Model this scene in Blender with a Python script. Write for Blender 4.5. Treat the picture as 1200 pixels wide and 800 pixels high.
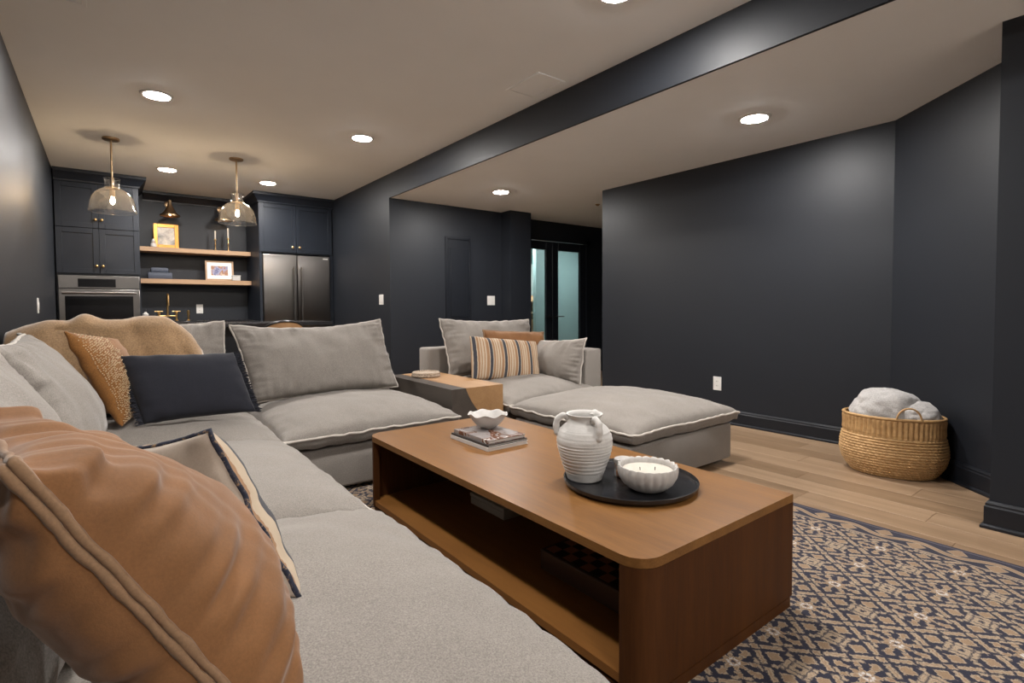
import bpy, bmesh, math, random
from mathutils import Vector, Matrix, noise
random.seed(7)
PI = math.pi
S = bpy.context.scene
for o in list(bpy.data.objects):
    bpy.data.objects.remove(o)

# ------------------------------------------------------------------ camera
CAM_H = 1.04
yaw, pitch, roll = 0.656169845, 0.0341133509, -0.00492641118
F_PX, CY = 618.711, 381.624
cyw, syw, cp, sp = math.cos(yaw), math.sin(yaw), math.cos(pitch), math.sin(pitch)
fwd = Vector((syw*cp, cyw*cp, -sp)); rgt = Vector((cyw, -syw, 0)); upv = rgt.cross(fwd)
cr, sr = math.cos(roll), math.sin(roll)
r2 = cr*rgt + sr*upv; u2 = -sr*rgt + cr*upv
cam = bpy.data.cameras.new('camera'); camo = bpy.data.objects.new('camera', cam)
S.collection.objects.link(camo)
camo.matrix_world = Matrix(((r2.x, u2.x, -fwd.x, 0), (r2.y, u2.y, -fwd.y, 0), (r2.z, u2.z, -fwd.z, CAM_H), (0, 0, 0, 1)))
cam.sensor_fit = 'HORIZONTAL'; cam.sensor_width = 36.0
cam.lens = F_PX/1200*36.0
cam.shift_y = (CY-400)/1200
cam.clip_start = 0.05
S.camera = camo

# ------------------------------------------------------------------ world, exposure
w = bpy.data.worlds.new('world'); S.world = w; w.use_nodes = True
w.node_tree.nodes['Background'].inputs[0].default_value = (0.05, 0.055, 0.065, 1)
w.node_tree.nodes['Background'].inputs[1].default_value = 0.3
S.view_settings.view_transform = 'Standard'; S.view_settings.look = 'None'
S.view_settings.gamma = 1; S.view_settings.use_curve_mapping = False
S.view_settings.exposure = 1.58
CAN_STRENGTH = 190.0          # recessed ceiling lights
CAN_COLOUR = (1.0, 0.965, 0.93)
BULB_STRENGTH = 180.0        # pendant filament bulbs
SCONCE_STRENGTH = 14.0

# ------------------------------------------------------------------ helpers
class MB:
    """collects vertices and faces (world coordinates)"""
    def __init__(s): s.v = []; s.f = []; s.uv = None
    def add(s, v, f):
        n = len(s.v); s.v += [tuple(p) for p in v]; s.f += [tuple(i+n for i in q) for q in f]; return s
    def box(s, x0, x1, y0, y1, z0, z1, r=0.0, seg=1):
        if r <= 0:
            v = [(x0,y0,z0),(x1,y0,z0),(x1,y1,z0),(x0,y1,z0),(x0,y0,z1),(x1,y0,z1),(x1,y1,z1),(x0,y1,z1)]
            f = [(0,3,2,1),(4,5,6,7),(0,1,5,4),(1,2,6,5),(2,3,7,6),(3,0,4,7)]
            return s.add(v, f)
        bm = bmesh.new(); bmesh.ops.create_cube(bm, size=1)
        for q in bm.verts:
            q.co = Vector(((x0+x1)/2+q.co.x*(x1-x0), (y0+y1)/2+q.co.y*(y1-y0), (z0+z1)/2+q.co.z*(z1-z0)))
        bmesh.ops.bevel(bm, geom=bm.edges[:], offset=r, segments=seg, profile=.5, affect='EDGES')
        return s.bm(bm)
    def bm(s, bm, M=None):
        bm.verts.index_update()
        v = [(M @ q.co if M else q.co)[:] for q in bm.verts]
        f = [tuple(q.index for q in p.verts) for p in bm.faces]
        bm.free(); return s.add(v, f)
    def lathe(s, prof, c=(0,0,0), n=32, M=None, rmod=None, sx=1, sy=1, cap=True):
        """prof: (r, z) from one end to the other"""
        v = []; f = []; m = len(prof)
        for i, (r, z) in enumerate(prof):
            for k in range(n):
                a = 2*PI*k/n; rr, zz = (r, z) if rmod is None else rmod(r, z, a, i)
                p = Vector((rr*math.cos(a)*sx, rr*math.sin(a)*sy, zz))
                if M: p = M @ p
                v.append((c[0]+p.x, c[1]+p.y, c[2]+p.z))
        for i in range(m-1):
            for k in range(n):
                k2 = (k+1) % n; f.append((i*n+k, i*n+k2, (i+1)*n+k2, (i+1)*n+k))
        if cap:
            f.append(tuple(range(n-1, -1, -1))); f.append(tuple((m-1)*n+k for k in range(n)))
        return s.add(v, f)
    def tube(s, pts, r, n=8, closed=False, cap=True):
        pts = [Vector(p) for p in pts]; m = len(pts); v = []; f = []
        rr = r if isinstance(r, (list, tuple)) else [r]*m
        up = None
        for i, p in enumerate(pts):
            if closed: t = pts[(i+1) % m]-pts[i-1]
            else: t = pts[min(i+1, m-1)]-pts[max(i-1, 0)]
            t = t.normalized() if t.length > 1e-9 else Vector((0,0,1))
            if up is None: up = Vector((0,0,1)) if abs(t.z) < .9 else Vector((1,0,0))
            a = t.cross(up)
            a = a.normalized() if a.length > 1e-6 else t.orthogonal().normalized()
            b = a.cross(t).normalized(); up = b
            for k in range(n):
                g = 2*PI*k/n; v.append((p+rr[i]*(math.cos(g)*a+math.sin(g)*b))[:])
        for i in range(m if closed else m-1):
            j = (i+1) % m
            for k in range(n):
                k2 = (k+1) % n; f.append((i*n+k, i*n+k2, j*n+k2, j*n+k))
        if cap and not closed:
            f.append(tuple(range(n-1, -1, -1))); f.append(tuple((m-1)*n+k for k in range(n)))
        return s.add(v, f)
    def prism(s, poly, a0, a1, axis='z'):
        n = len(poly)
        def P(p, a):
            return {'z': (p[0], p[1], a), 'y': (p[0], a, p[1]), 'x': (a, p[0], p[1])}[axis]
        v = [P(p, a0) for p in poly]+[P(p, a1) for p in poly]
        f = [tuple(range(n)), tuple(range(2*n-1, n-1, -1))]+[(i, i+n, (i+1) % n+n, (i+1) % n) for i in range(n)]
        return s.add(v, f)
    def ball(s, c, r, sub=1, sc=(1,1,1)):
        bm = bmesh.new(); bmesh.ops.create_icosphere(bm, subdivisions=sub, radius=r)
        for q in bm.verts: q.co = Vector((c[0]+q.co.x*sc[0], c[1]+q.co.y*sc[1], c[2]+q.co.z*sc[2]))
        return s.bm(bm)

def rrect(x0, x1, y0, y1, r, corners=(1,1,1,1), n=8):
    """rounded rectangle, corner order (x0y0, x1y0, x1y1, x0y1)"""
    out = []
    for (cx, cy, a0, on) in ((x0+r, y0+r, PI, corners[0]), (x1-r, y0+r, 1.5*PI, corners[1]), (x1-r, y1-r, 0, corners[2]), (x0+r, y1-r, .5*PI, corners[3])):
        if on:
            for k in range(n+1):
                a = a0+PI/2*k/n; out.append((cx+r*math.cos(a), cy+r*math.sin(a)))
        else:
            a = a0+PI/4; out.append((cx+r*(1 if math.cos(a) > 0 else -1), cy+r*(1 if math.sin(a) > 0 else -1)))
    return out

def smooth_prof(pr, it=3):
    for _ in range(it):
        o2 = [pr[0]]
        for a, b in zip(pr, pr[1:]):
            o2 += [(.75*a[0]+.25*b[0], .75*a[1]+.25*b[1]), (.25*a[0]+.75*b[0], .25*a[1]+.75*b[1])]
        o2.append(pr[-1]); pr = o2
    return pr
ROOT_ORIGIN = {}
def obj(name, mb, mat, root=None, parent=None, smooth=40, kind=None, label=None, origin=None):
    """link a mesh object; root = the thing (its origin is subtracted), parent = direct parent if a sub-part"""
    o0 = Vector(origin) if origin is not None else (ROOT_ORIGIN[root.name] if root is not None else Vector((0,0,0)))
    me = bpy.data.meshes.new(name)
    me.from_pydata([(p[0]-o0.x, p[1]-o0.y, p[2]-o0.z) for p in mb.v], [], mb.f)
    if mb.uv is not None:
        l = me.uv_layers.new(name='uv')
        for lp in me.loops: l.data[lp.index].uv = mb.uv[lp.vertex_index]
    me.update()
    bm = bmesh.new(); bm.from_mesh(me); bmesh.ops.recalc_face_normals(bm, faces=bm.faces); bm.to_mesh(me); bm.free()
    if smooth is not None:
        me.set_sharp_from_angle(angle=math.radians(smooth))
        me.polygons.foreach_set('use_smooth', [True]*len(me.polygons))
    me.materials.append(mat)
    o = bpy.data.objects.new(name, me); S.collection.objects.link(o)
    if root is None: o.location = o0
    p = parent or root
    if p is not None: o.parent = p
    if kind: o['kind'] = kind
    if label: o['label'] = label
    if root is None: ROOT_ORIGIN[o.name] = o0
    return o
def thing(name, label, cat, loc, group=None):
    o = bpy.data.objects.new(name, None); S.collection.objects.link(o); o.location = loc
    o.empty_display_size = .05
    o['label'] = label; o['category'] = cat
    if group: o['group'] = group
    ROOT_ORIGIN[o.name] = Vector(loc); return o
def tag(o, label, cat, group=None):
    o['label'] = label; o['category'] = cat
    if group: o['group'] = group
    return o
def struct(name, mb, mat, smooth=None, parent=None):
    o = obj(name, mb, mat, smooth=smooth, root=parent)
    o['kind'] = 'structure'; return o
def dup(root, loc, label=None, group=None):
    r = root.copy(); S.collection.objects.link(r); r.location = loc
    if label: r['label'] = label
    if group: r['group'] = group
    for ch in list(root.children):
        c = ch.copy(); S.collection.objects.link(c); c.parent = r
        for g in ch.children:
            d = g.copy(); S.collection.objects.link(d); d.parent = c
    return r

# ------------------------------------------------------------------ node helper
class NT:
    def __init__(s, name):
        s.m = bpy.data.materials.new(name); s.m.use_nodes = True
        s.t = s.m.node_tree; s.n = s.t.nodes; s.l = s.t.links
        s.b = s.n['Principled BSDF']
    def node(s, typ, **kw):
        n = s.n.new(typ)
        for k, v in kw.items(): setattr(n, k, v)
        return n
    def link(s, a, b): s.l.new(a.s if isinstance(a, X) else a, b)
    def val(s, inp, v):
        if isinstance(v, X): s.l.new(v.s, inp)
        elif hasattr(v, 'is_output'): s.l.new(v, inp)
        else: inp.default_value = v
    def math(s, op, *a):
        n = s.node('ShaderNodeMath', operation=op)
        for i, q in enumerate(a): s.val(n.inputs[i], q)
        return X(s, n.outputs[0])
    def coords(s, kind='Object', scale=(1,1,1), loc=(0,0,0), rot=(0,0,0)):
        tc = s.node('ShaderNodeTexCoord'); mp = s.node('ShaderNodeMapping')
        s.l.new(tc.outputs[kind], mp.inputs[0])
        mp.inputs['Scale'].default_value = scale; mp.inputs['Location'].default_value = loc; mp.inputs['Rotation'].default_value = rot
        return mp.outputs[0]
    def sep(s, v):
        n = s.node('ShaderNodeSeparateXYZ'); s.l.new(v, n.inputs[0]); return [X(s, q) for q in n.outputs]
    def noise(s, vec, scale, detail=3, rough=.55, dist=0.0):
        n = s.node('ShaderNodeTexNoise'); s.l.new(vec, n.inputs['Vector'])
        n.inputs['Scale'].default_value = scale; n.inputs['Detail'].default_value = detail
        n.inputs['Roughness'].default_value = rough; n.inputs['Distortion'].default_value = dist
        return X(s, n.outputs[0])
    def wave(s, vec, scale, dist=0, axis='X', detail=2, dscale=1):
        n = s.node('ShaderNodeTexWave', wave_type='BANDS', bands_direction=axis); s.l.new(vec, n.inputs['Vector'])
        n.inputs['Scale'].default_value = scale; n.inputs['Distortion'].default_value = dist
        n.inputs['Detail'].default_value = detail; n.inputs['Detail Scale'].default_value = dscale
        return X(s, n.outputs['Fac'])
    def voronoi(s, vec, scale, feature='F1'):
        n = s.node('ShaderNodeTexVoronoi', feature=feature); s.l.new(vec, n.inputs['Vector']); n.inputs['Scale'].default_value = scale
        return X(s, n.outputs['Distance'])
    def ramp(s, fac, stops):
        n = s.node('ShaderNodeValToRGB'); s.val(n.inputs[0], fac)
        e = n.color_ramp.elements
        while len(e) < len(stops): e.new(.5)
        for q, (p, c) in zip(e, stops): q.position = p; q.color = (*c, 1) if len(c) == 3 else c
        return X(s, n.outputs[0])
    def mix(s, fac, a, b):
        n = s.node('ShaderNodeMix', data_type='RGBA'); s.val(n.inputs[0], fac)
        for inp, q in ((n.inputs[6], a), (n.inputs[7], b)):
            s.val(inp, (*q, 1) if isinstance(q, tuple) and len(q) == 3 else q)
        return X(s, n.outputs[2])
    def bump(s, h, strength=.3, dist=.002):
        n = s.node('ShaderNodeBump'); s.val(n.inputs['Height'], h)
        n.inputs['Strength'].default_value = strength; n.inputs['Distance'].default_value = dist
        s.l.new(n.outputs[0], s.b.inputs['Normal'])
    def set(s, col=None, rough=None, metal=None, sheen=None, spec=None, **kw):
        if col is not None: s.val(s.b.inputs['Base Color'], (*col, 1) if isinstance(col, tuple) and len(col) == 3 else col)
        if rough is not None: s.val(s.b.inputs['Roughness'], rough)
        if metal is not None: s.b.inputs['Metallic'].default_value = metal
        if spec is not None: s.b.inputs['Specular IOR Level'].default_value = spec
        if sheen is not None:
            s.b.inputs['Sheen Weight'].default_value = sheen; s.b.inputs['Sheen Roughness'].default_value = .4
        return s
class X:
    def __init__(s, t, sock): s.t = t; s.s = sock
    def __add__(a, b): return a.t.math('ADD', a, b)
    __radd__ = __add__
    def __sub__(a, b): return a.t.math('SUBTRACT', a, b)
    def __rsub__(a, b): return a.t.math('SUBTRACT', b, a)
    def __mul__(a, b): return a.t.math('MULTIPLY', a, b)
    __rmul__ = __mul__
    def __truediv__(a, b): return a.t.math('DIVIDE', a, b)
    def abs(a): return a.t.math('ABSOLUTE', a)
    def frac(a): return a.t.math('FRACT', a)
    def floor(a): return a.t.math('FLOOR', a)
    def min(a, b): return a.t.math('MINIMUM', a, b)
    def max(a, b): return a.t.math('MAXIMUM', a, b)
    def lt(a, b): return a.t.math('LESS_THAN', a, b)
    def gt(a, b): return a.t.math('GREATER_THAN', a, b)
    def sin(a): return a.t.math('SINE', a)
    def cos(a): return a.t.math('COSINE', a)
    def sqrt(a): return a.t.math('SQRT', a)
    def pow(a, b): return a.t.math('POWER', a, b)
    def atan2(a, b): return a.t.math('ARCTAN2', a, b)
    def clamp01(a): return a.max(0.0).min(1.0)

def srgb(r, g, b):
    f = lambda c: c/12.92 if c <= .04045 else ((c+.055)/1.055)**2.4
    return (f(r/255), f(g/255), f(b/255))

def plain(name, col, rough=.5, metal=0, **kw):
    t = NT(name); c = t.coords()
    n = t.noise(c, 18, 3)
    t.set(t.mix(n, tuple(q*.92 for q in col), tuple(min(1, q*1.06) for q in col)), rough, metal, **kw); return t.m
def paint(name, col, rough=.4, bump=.08, spec=.5):
    t = NT(name); c = t.coords()
    t.set(t.mix(t.noise(c, 1.3, 4), tuple(q*.95 for q in col), tuple(q*1.05 for q in col)), rough, spec=spec)
    t.bump(t.noise(c, 160, 2), bump, .001); return t.m
def fabric(name, col, rough=.95, var=.10, weave=420, bump=.25, sheen=.15, big=6, fine=.16):
    t = NT(name); c = t.coords()
    n1 = t.noise(c, big, 3); n2 = t.noise(c, weave, 2, .7)
    a = t.mix(n1, tuple(q*(1-var) for q in col), tuple(q*(1+var) for q in col))
    k = t.ramp(n2, [(.3, (1-fine*1.6,)*3), (.7, (1+fine*.4,)*3)])
    m = t.node('ShaderNodeMix', data_type='RGBA', blend_type='MULTIPLY'); m.inputs[0].default_value = 1
    t.l.new(a.s, m.inputs[6]); t.l.new(k.s, m.inputs[7])
    t.set(m.outputs[2], rough, sheen=sheen)
    t.bump(n2*.6+t.noise(c, 60, 3)*.8, bump, .002); return t.m
def wood(name, dark, light, axis='Y', scale=1.0, rough=.4, bump=.06, random_obj=False, fine=1.0, spec=.5):
    t = NT(name)
    st = {'X': (.06, 1, 1), 'Y': (1, .06, 1), 'Z': (1, 1, .06)}[axis]
    tc = t.node('ShaderNodeTexCoord'); vec = tc.outputs['Object']
    if random_obj:
        oi = t.node('ShaderNodeObjectInfo')
        ad = t.node('ShaderNodeVectorMath', operation='ADD'); sc = t.node('ShaderNodeVectorMath', operation='SCALE')
        cb = t.node('ShaderNodeCombineXYZ')
        for i in range(3): t.l.new(oi.outputs['Random'], cb.inputs[i])
        t.l.new(cb.outputs[0], sc.inputs[0]); sc.inputs['Scale'].default_value = 17.0
        t.l.new(vec, ad.inputs[0]); t.l.new(sc.outputs[0], ad.inputs[1]); vec = ad.outputs[0]
    mp = t.node('ShaderNodeMapping'); t.l.new(vec, mp.inputs[0]); mp.inputs['Scale'].default_value = st
    v = mp.outputs[0]
    n1 = t.noise(v, 14*scale, 5, .6, .6); n2 = t.noise(v, 150*scale, 3, .6); n3 = t.noise(v, 2.5*scale, 2)
    f = (n1*.55+n2*.35*fine+n3*.3)-.1*fine
    if random_obj: f = f+(X(t, oi.outputs['Random'])-.5)*.26
    col = t.ramp(f, [(.25, dark), (.75, light)])
    t.set(col, t.math('ADD', n2*.15, rough-.07), spec=spec); t.bump(n2, bump, .001); return t.m
def glow(name, col, strength):
    t = NT(name); t.b.inputs['Base Color'].default_value = (*col, 1)
    t.b.inputs['Emission Color'].default_value = (*col, 1); t.b.inputs['Emission Strength'].default_value = strength
    return t.m
def clear_glass(name, tint=(1,1,1), refl=.12, seeds=0.0, haze=0.0):
    t = NT(name); t.n.remove(t.b)
    out = t.n['Material Output']; tr = t.node('ShaderNodeBsdfTransparent'); gl = t.node('ShaderNodeBsdfGlossy')
    tr.inputs[0].default_value = (*tint, 1); gl.inputs['Roughness'].default_value = .03
    lw = t.node('ShaderNodeLayerWeight'); lw.inputs[0].default_value = .35
    mx = t.node('ShaderNodeMixShader'); f = X(t, lw.outputs['Facing']).pow(2.0)*.7+refl*.4
    if seeds:
        c = t.coords(); bp = t.node('ShaderNodeBump'); bp.inputs['Strength'].default_value = seeds; bp.inputs['Distance'].default_value = .004
        t.link(t.noise(c, 22, 2), bp.inputs['Height']); t.l.new(bp.outputs[0], gl.inputs['Normal'])
    t.link(f.clamp01(), mx.inputs[0]); t.l.new(tr.outputs[0], mx.inputs[1]); t.l.new(gl.outputs[0], mx.inputs[2])
    res = mx.outputs[0]
    if haze:
        tl = t.node('ShaderNodeBsdfTranslucent'); m2 = t.node('ShaderNodeMixShader'); c = t.coords()
        t.link((t.voronoi(c, 60).lt(.22)*haze*1.6+t.noise(c, 30, 3)*haze).clamp01(), m2.inputs[0])
        tl.inputs[0].default_value = (.9, .88, .84, 1)
        t.l.new(res, m2.inputs[1]); t.l.new(tl.outputs[0], m2.inputs[2]); res = m2.outputs[0]
    t.l.new(res, out.inputs[0]); return t.m

M = {}
M['wall'] = paint('navy_wall_paint', (.0128, .0152, .0205), .49, spec=.38)
M['trim'] = paint('navy_trim_paint', (.0095, .0115, .0160), .40, .03, .4)
M['cab'] = paint('navy_cabinet_paint', (.0100, .0140, .0220), .44, .03, .4)
M['ceil'] = paint('ceiling_paint', (.90, .915, .92), .8, .06)
M['cream_wall'] = paint('cream_wall_paint', (.78, .76, .73), .7)
M['white'] = plain('white_plastic', (.72, .70, .67), .35)
M['black'] = plain('black_metal', (.012, .012, .013), .35)
M['blackgap'] = plain('dark_shadow_liner', (.01, .01, .01), .8)
M['steel'] = plain('stainless_steel', (.36, .34, .325), .3, 1.0)
M['steel_dim'] = plain('dim_stainless_steel', (.235, .22, .21), .32, 1.0)
def brushed(name, col, rough):
    t = NT(name); c = t.coords(scale=(2, 2, 220)); n = t.noise(c, 3, 2)
    t.set(t.mix(n, tuple(q*.94 for q in col), col), rough, 1.0)
    tg = t.node('ShaderNodeTangent', direction_type='RADIAL', axis='Z'); t.l.new(tg.outputs[0], t.b.inputs['Tangent'])
    t.b.inputs['Anisotropic'].default_value = .85; t.bump(n, .04, .001); return t.m
M['steel'] = brushed('stainless_steel', (.30, .283, .27), .34)
M['steel_dim'] = brushed('dim_stainless_steel', (.165, .155, .148), .36)  # darker copy of the same steel, dimmer reflection put into the colour
M['brass'] = plain('brushed_brass', (.62, .40, .17), .3, 1.0)
M['bronze'] = plain('aged_brass', (.42, .29, .17), .36, 1.0)
M['ovenglass'] = plain('oven_glass', (.006, .006, .007), .12, spec=.15)
M['fab'] = fabric('oatmeal_linen', (.272, .244, .217), weave=300, fine=.26)
M['fab_pipe'] = fabric('oatmeal_piping', (.56, .51, .455))
M['velvet'] = fabric('caramel_velvet', (.225, .100, .035), .85, .34, 300, .15, .22, 9, .08)
M['velvet_edge'] = fabric('caramel_velvet_piping', (.26, .152, .082), .85, .18, 300, .2, .2, 20, .1)
M['taupe'] = fabric('taupe_velvet', (.36, .29, .23), .85, .2, 300, .12, .4, 10, .06)
M['mustard'] = fabric('mustard_cotton', (.28, .115, .024), .9, .2, 260, .5, .25, 12, .25)
M['bead'] = plain('cream_beads', (.62, .47, .30), .4)
M['navyfab'] = fabric('navy_linen', (.0125, .0135, .0215), .95, .15, 300, .3, .12, 10, .2)
M['throw'] = fabric('camel_fleece', (.36, .225, .118), 1.0, .34, 130, .8, .5, 7, .22)
M['towel'] = fabric('grey_plush', (.50, .478, .462), 1.0, .18, 150, .9, .5, 14, .2)
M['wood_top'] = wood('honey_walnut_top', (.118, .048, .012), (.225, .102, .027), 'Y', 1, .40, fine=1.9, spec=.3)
M['wood_side_shaded'] = wood('walnut_side_shaded', (.036, .0105, .0022), (.085, .029, .0065), 'Z', 1, .55, fine=1.7, spec=.2)  # shade on the table ends is put into this darker walnut
M['wood_shelf'] = wood('walnut_lower_shelf', (.17, .066, .015), (.265, .115, .028), 'Y', 1, .5, spec=.25)
M['wood_in'] = wood('walnut_inside', (.035, .015, .007), (.07, .03, .013), 'Y', 1, .5)
M['oak'] = wood('oak_plank', (.172, .106, .057), (.385, .262, .166), 'Y', .8, .40, .05, True)
M['oak_shelf'] = wood('oak_shelf', (.29, .17, .095), (.48, .31, .18), 'X', .9, .5)
M['rustic'] = wood('rustic_oak', (.22, .11, .043), (.41, .235, .105), 'Y', .8, .5, .15)
M['ebony'] = wood('dark_stained_oak', (.035, .028, .023), (.085, .068, .056), 'Y', .9, .4, .1)
M['ebony_front'] = wood('dark_stained_oak_front', (.020, .014, .010), (.045, .032, .023), 'Z', .9, .5, .1)
M['ceramic'] = plain('white_ceramic', (.52, .495, .47), .6)
M['wax'] = plain('candle_wax', (.60, .545, .47), .5)
M['counter'] = plain('black_stone', (.012, .012, .014), .22)
M['gold'] = plain('gilded_frame', (.48, .22, .045), .4, .6)
M['teal'] = paint('pale_teal_paint', (.25, .335, .33), .5)
M['wicker'] = None
M['bulb'] = glow('filament_glow', (1.0, .72, .44), BULB_STRENGTH)
M['can'] = glow('light_diffuser', CAN_COLOUR, CAN_STRENGTH)
M['sconce_glow'] = glow('sconce_bulb_glow', (1.0, .7, .42), SCONCE_STRENGTH)
M['glass'] = clear_glass('pendant_glass', (.985, .98, .97), .30, .6, .016)
M['pane'] = clear_glass('door_glass', (.90, .97, .96), .10)
M['canlight_room'] = glow('back_room_light', (.92, .97, 1.0), 75.0)

# ceramic texture with bump
def ceramic_mat():
    t = NT('rough_white_clay'); c = t.coords()
    t.set(t.mix(t.noise(c, 30, 4), (.50, .478, .455), (.65, .63, .60)), .75); t.bump(t.noise(c, 90, 3), .35, .002); return t.m
M['clay'] = ceramic_mat()
def wicker_mat():
    t = NT('seagrass'); c = t.coords()
    t.set(t.mix(t.noise(c, 45, 4), (.26, .135, .048), (.68, .43, .19)), .6); t.bump(t.noise(c, 220, 2), .4, .001); return t.m
M['wicker'] = wicker_mat()

# ------------------------------------------------------------------ room shell
CEIL, SOF = 2.60, 2.325
XL, XR, XS = -0.428, 4.373, 2.648      # left wall, right wall, soffit edge
YK, YN, YD, YB = 8.50, 5.77, 5.95, -2.1

def wallbox(name, x0, x1, y0, y1, z0=0, z1=CEIL+.1, m='wall'):
    return struct(name, MB().box(x0, x1, y0, y1, z0, z1), M[m])
wallbox('wall_left', XL-.12, XL, YB-.12, YK+.12)
wallbox('wall_kitchen', XL, XS, YK, YK+.12)
wallbox('wall_stub', XS, XS+.12, YN+.1, YK+.12)
wallbox('wall_niche', XS, 4.266, YN, YN+.1, 0, SOF)
wallbox('wall_chase', 4.266, 4.615, 5.56, YN+.4, 0, SOF)
wallbox('wall_right', XR, XR+.12, 1.31, 4.035, 0, SOF)
wallbox('wall_passage_near', XR+.12, 6.6, 3.92, 4.035, 0, SOF)
wallbox('wall_passage_right', 6.45, 6.6, 4.035, YD, 0, SOF)
# angled wall between the right wall and the post
wa = MB().prism([(4.375, 1.312), (3.62, .475), (3.72, .40), (4.49, 1.312)], 0, SOF, 'z')
struct('wall_angle', wa, M['wall'])
wallbox('wall_post', 3.257, 3.9, YB, .572, 0, SOF)
wallbox('wall_rear_bounce', XL, 3.257, YB-.12, YB, m='cream_wall')  # unseen wall, set close and made pale to bounce light forward
# wall with the glazed doors (opening from x=4.66 to x=6.08, 2.03 high)
wd = MB().box(4.615, 4.66, YD, YD+.12, 0, SOF).box(6.09, 6.6, YD, YD+.12, 0, SOF).box(4.66, 6.09, YD, YD+.12, 2.04, SOF)
struct('wall_doors', wd, M['wall'])
# soffit
struct('wall_soffit', MB().box(XS, XS+.02, YB, YN+.1, SOF, CEIL+.05), M['wall'])
struct('ceiling', MB().box(XL-.12, XS+.02, YB-.12, YK+.12, CEIL, CEIL+.1), M['ceil'])
o = struct('ceiling', MB().box(XS+.02, 9.4, YB-.12, 9.2, SOF, SOF+.1), M['ceil'])

# floor: one base with the planks laid on it
fl = struct('floor', MB().box(XL-.12, 9.4, YB-.12, 9.2, -.06, -.006), M['blackgap'])
PW, PL = .182, 1.22
def plank_mb(x0, y0, w=PW, l=PL):
    return MB().box(x0+.0006, x0+w-.0006, y0+.0006, y0+l-.0006, -.0058, 0, .0012)
proto = None; rest = MB(); nplank = 0
col = 0; x = XL-.1
while x < 9.2:
    y = -3.2-((col*.437) % 1.0)*PL
    while y < 9.1:
        near = (2.5 < x+PW and x < 4.4 and y+PL > -.2 and y < 4.2)
        if near:
            if proto is None:
                me_o = obj('plank', plank_mb(0, 0), M['oak'], root=None, smooth=None, origin=(0,0,0)); me_o.parent = fl
                me_o.location = (x, y, 0); proto = me_o
            else:
                c = proto.copy(); S.collection.objects.link(c); c.parent = fl; c.location = (x, y, 0)
            nplank += 1
        else:
            v = MB().box(x+.0006, x+PW-.0006, y+.0006, y+PL-.0006, -.0058, 0)
            rest.add(v.v, v.f)
        y += PL
    x += PW; col += 1
ro = obj('plank_field', rest, M['oak'], smooth=None, kind='stuff'); ro.parent = fl

# baseboards
def bbprof(d=.018, h=.128):
    return [(0, 0), (d+.012, 0), (d+.012, .012), (d+.004, .02), (d, .02), (d, h-.028), (d-.004, h-.02), (d-.004, h-.012), (.006, h), (0, h)]
def baseboard(name, p0, p1, side, m0=0, m1=0):
    """board along p0->p1; side = unit normal pointing into the room"""
    m = MB(); pr = bbprof(); n = len(pr)
    d = Vector((p1[0]-p0[0], p1[1]-p0[1])).normalized()
    v = [(p[0]+side[0]*a+d.x*a*mm, p[1]+side[1]*a+d.y*a*mm, z+.0005) for p, mm in ((p0, m0), (p1, m1)) for a, z in pr]
    f = [tuple(range(n)), tuple(range(2*n-1, n-1, -1))]+[(i, i+n, (i+1) % n+n, (i+1) % n) for i in range(n)]
    return struct(name, m.add(v, f), M['trim'])
baseboard('baseboard_right', (XR, 1.312), (XR, 4.03), (-1, 0), .384, 0)
an = Vector((-.7426, .6698)); 
baseboard('baseboard_angle', (4.374, 1.312), (3.63, .486), (an.x, an.y), .384, 0)
baseboard('baseboard_post', (3.257, YB), (3.257, .572), (-1, 0), 0, 1)
baseboard('baseboard_post_end', (3.257, .572), (3.70, .572), (0, 1), -1, 0)
baseboard('baseboard_niche', (XS, YN), (4.266, YN), (0, -1))
baseboard('baseboard_left', (XL, YB), (XL, 7.6), (1, 0))

# ------------------------------------------------------------------ glazed doors and the room behind them
def glazed_door(n, x0, x1, hinge):
    d = struct('door_%d' % n, MB().box(x0, x0+.12, YD+.02, YD+.06, .01, 2.03, .003).box(x1-.12, x1, YD+.02, YD+.06, .01, 2.03, .003)
               .box(x0+.12, x1-.12, YD+.02, YD+.06, 1.905, 2.03, .003).box(x0+.12, x1-.12, YD+.02, YD+.06, .01, .26, .003), M['trim'])
    obj('pane', MB().box(x0+.12, x1-.12, YD+.037, YD+.043, .26, 1.905), M['pane'], root=d)
    h = MB(); s = 1 if hinge == 'L' else -1
    xh = x1-.06 if hinge == 'L' else x0+.06
    h.tube([(xh, YD+.02, .905), (xh, YD-.03, .905)], .009)
    h.tube([(xh, YD-.03, .905), (xh-s*.13, YD-.032, .905)], .008)
    hb = obj('handle', h, M['black'], root=d)
    obj('handle_plate', MB().lathe([(.026, 0), (.026, .008), (.02, .01)], (xh, YD+.02, .905), 20, Matrix.Rotation(PI/2, 3, 'X')), M['black'], root=d)
    return d
glazed_door(1, 4.67, 5.368, 'L'); glazed_door(2, 5.374, 6.075, 'R')
struct('trim_1', MB().box(4.645, 4.668, YD-.012, YD+.12, 0, 2.04).box(6.078, 6.15, YD-.012, YD+.12, 0, 2.10).box(4.646, 6.15, YD-.012, YD+.01, 2.035, 2.10), M['trim'])
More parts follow.
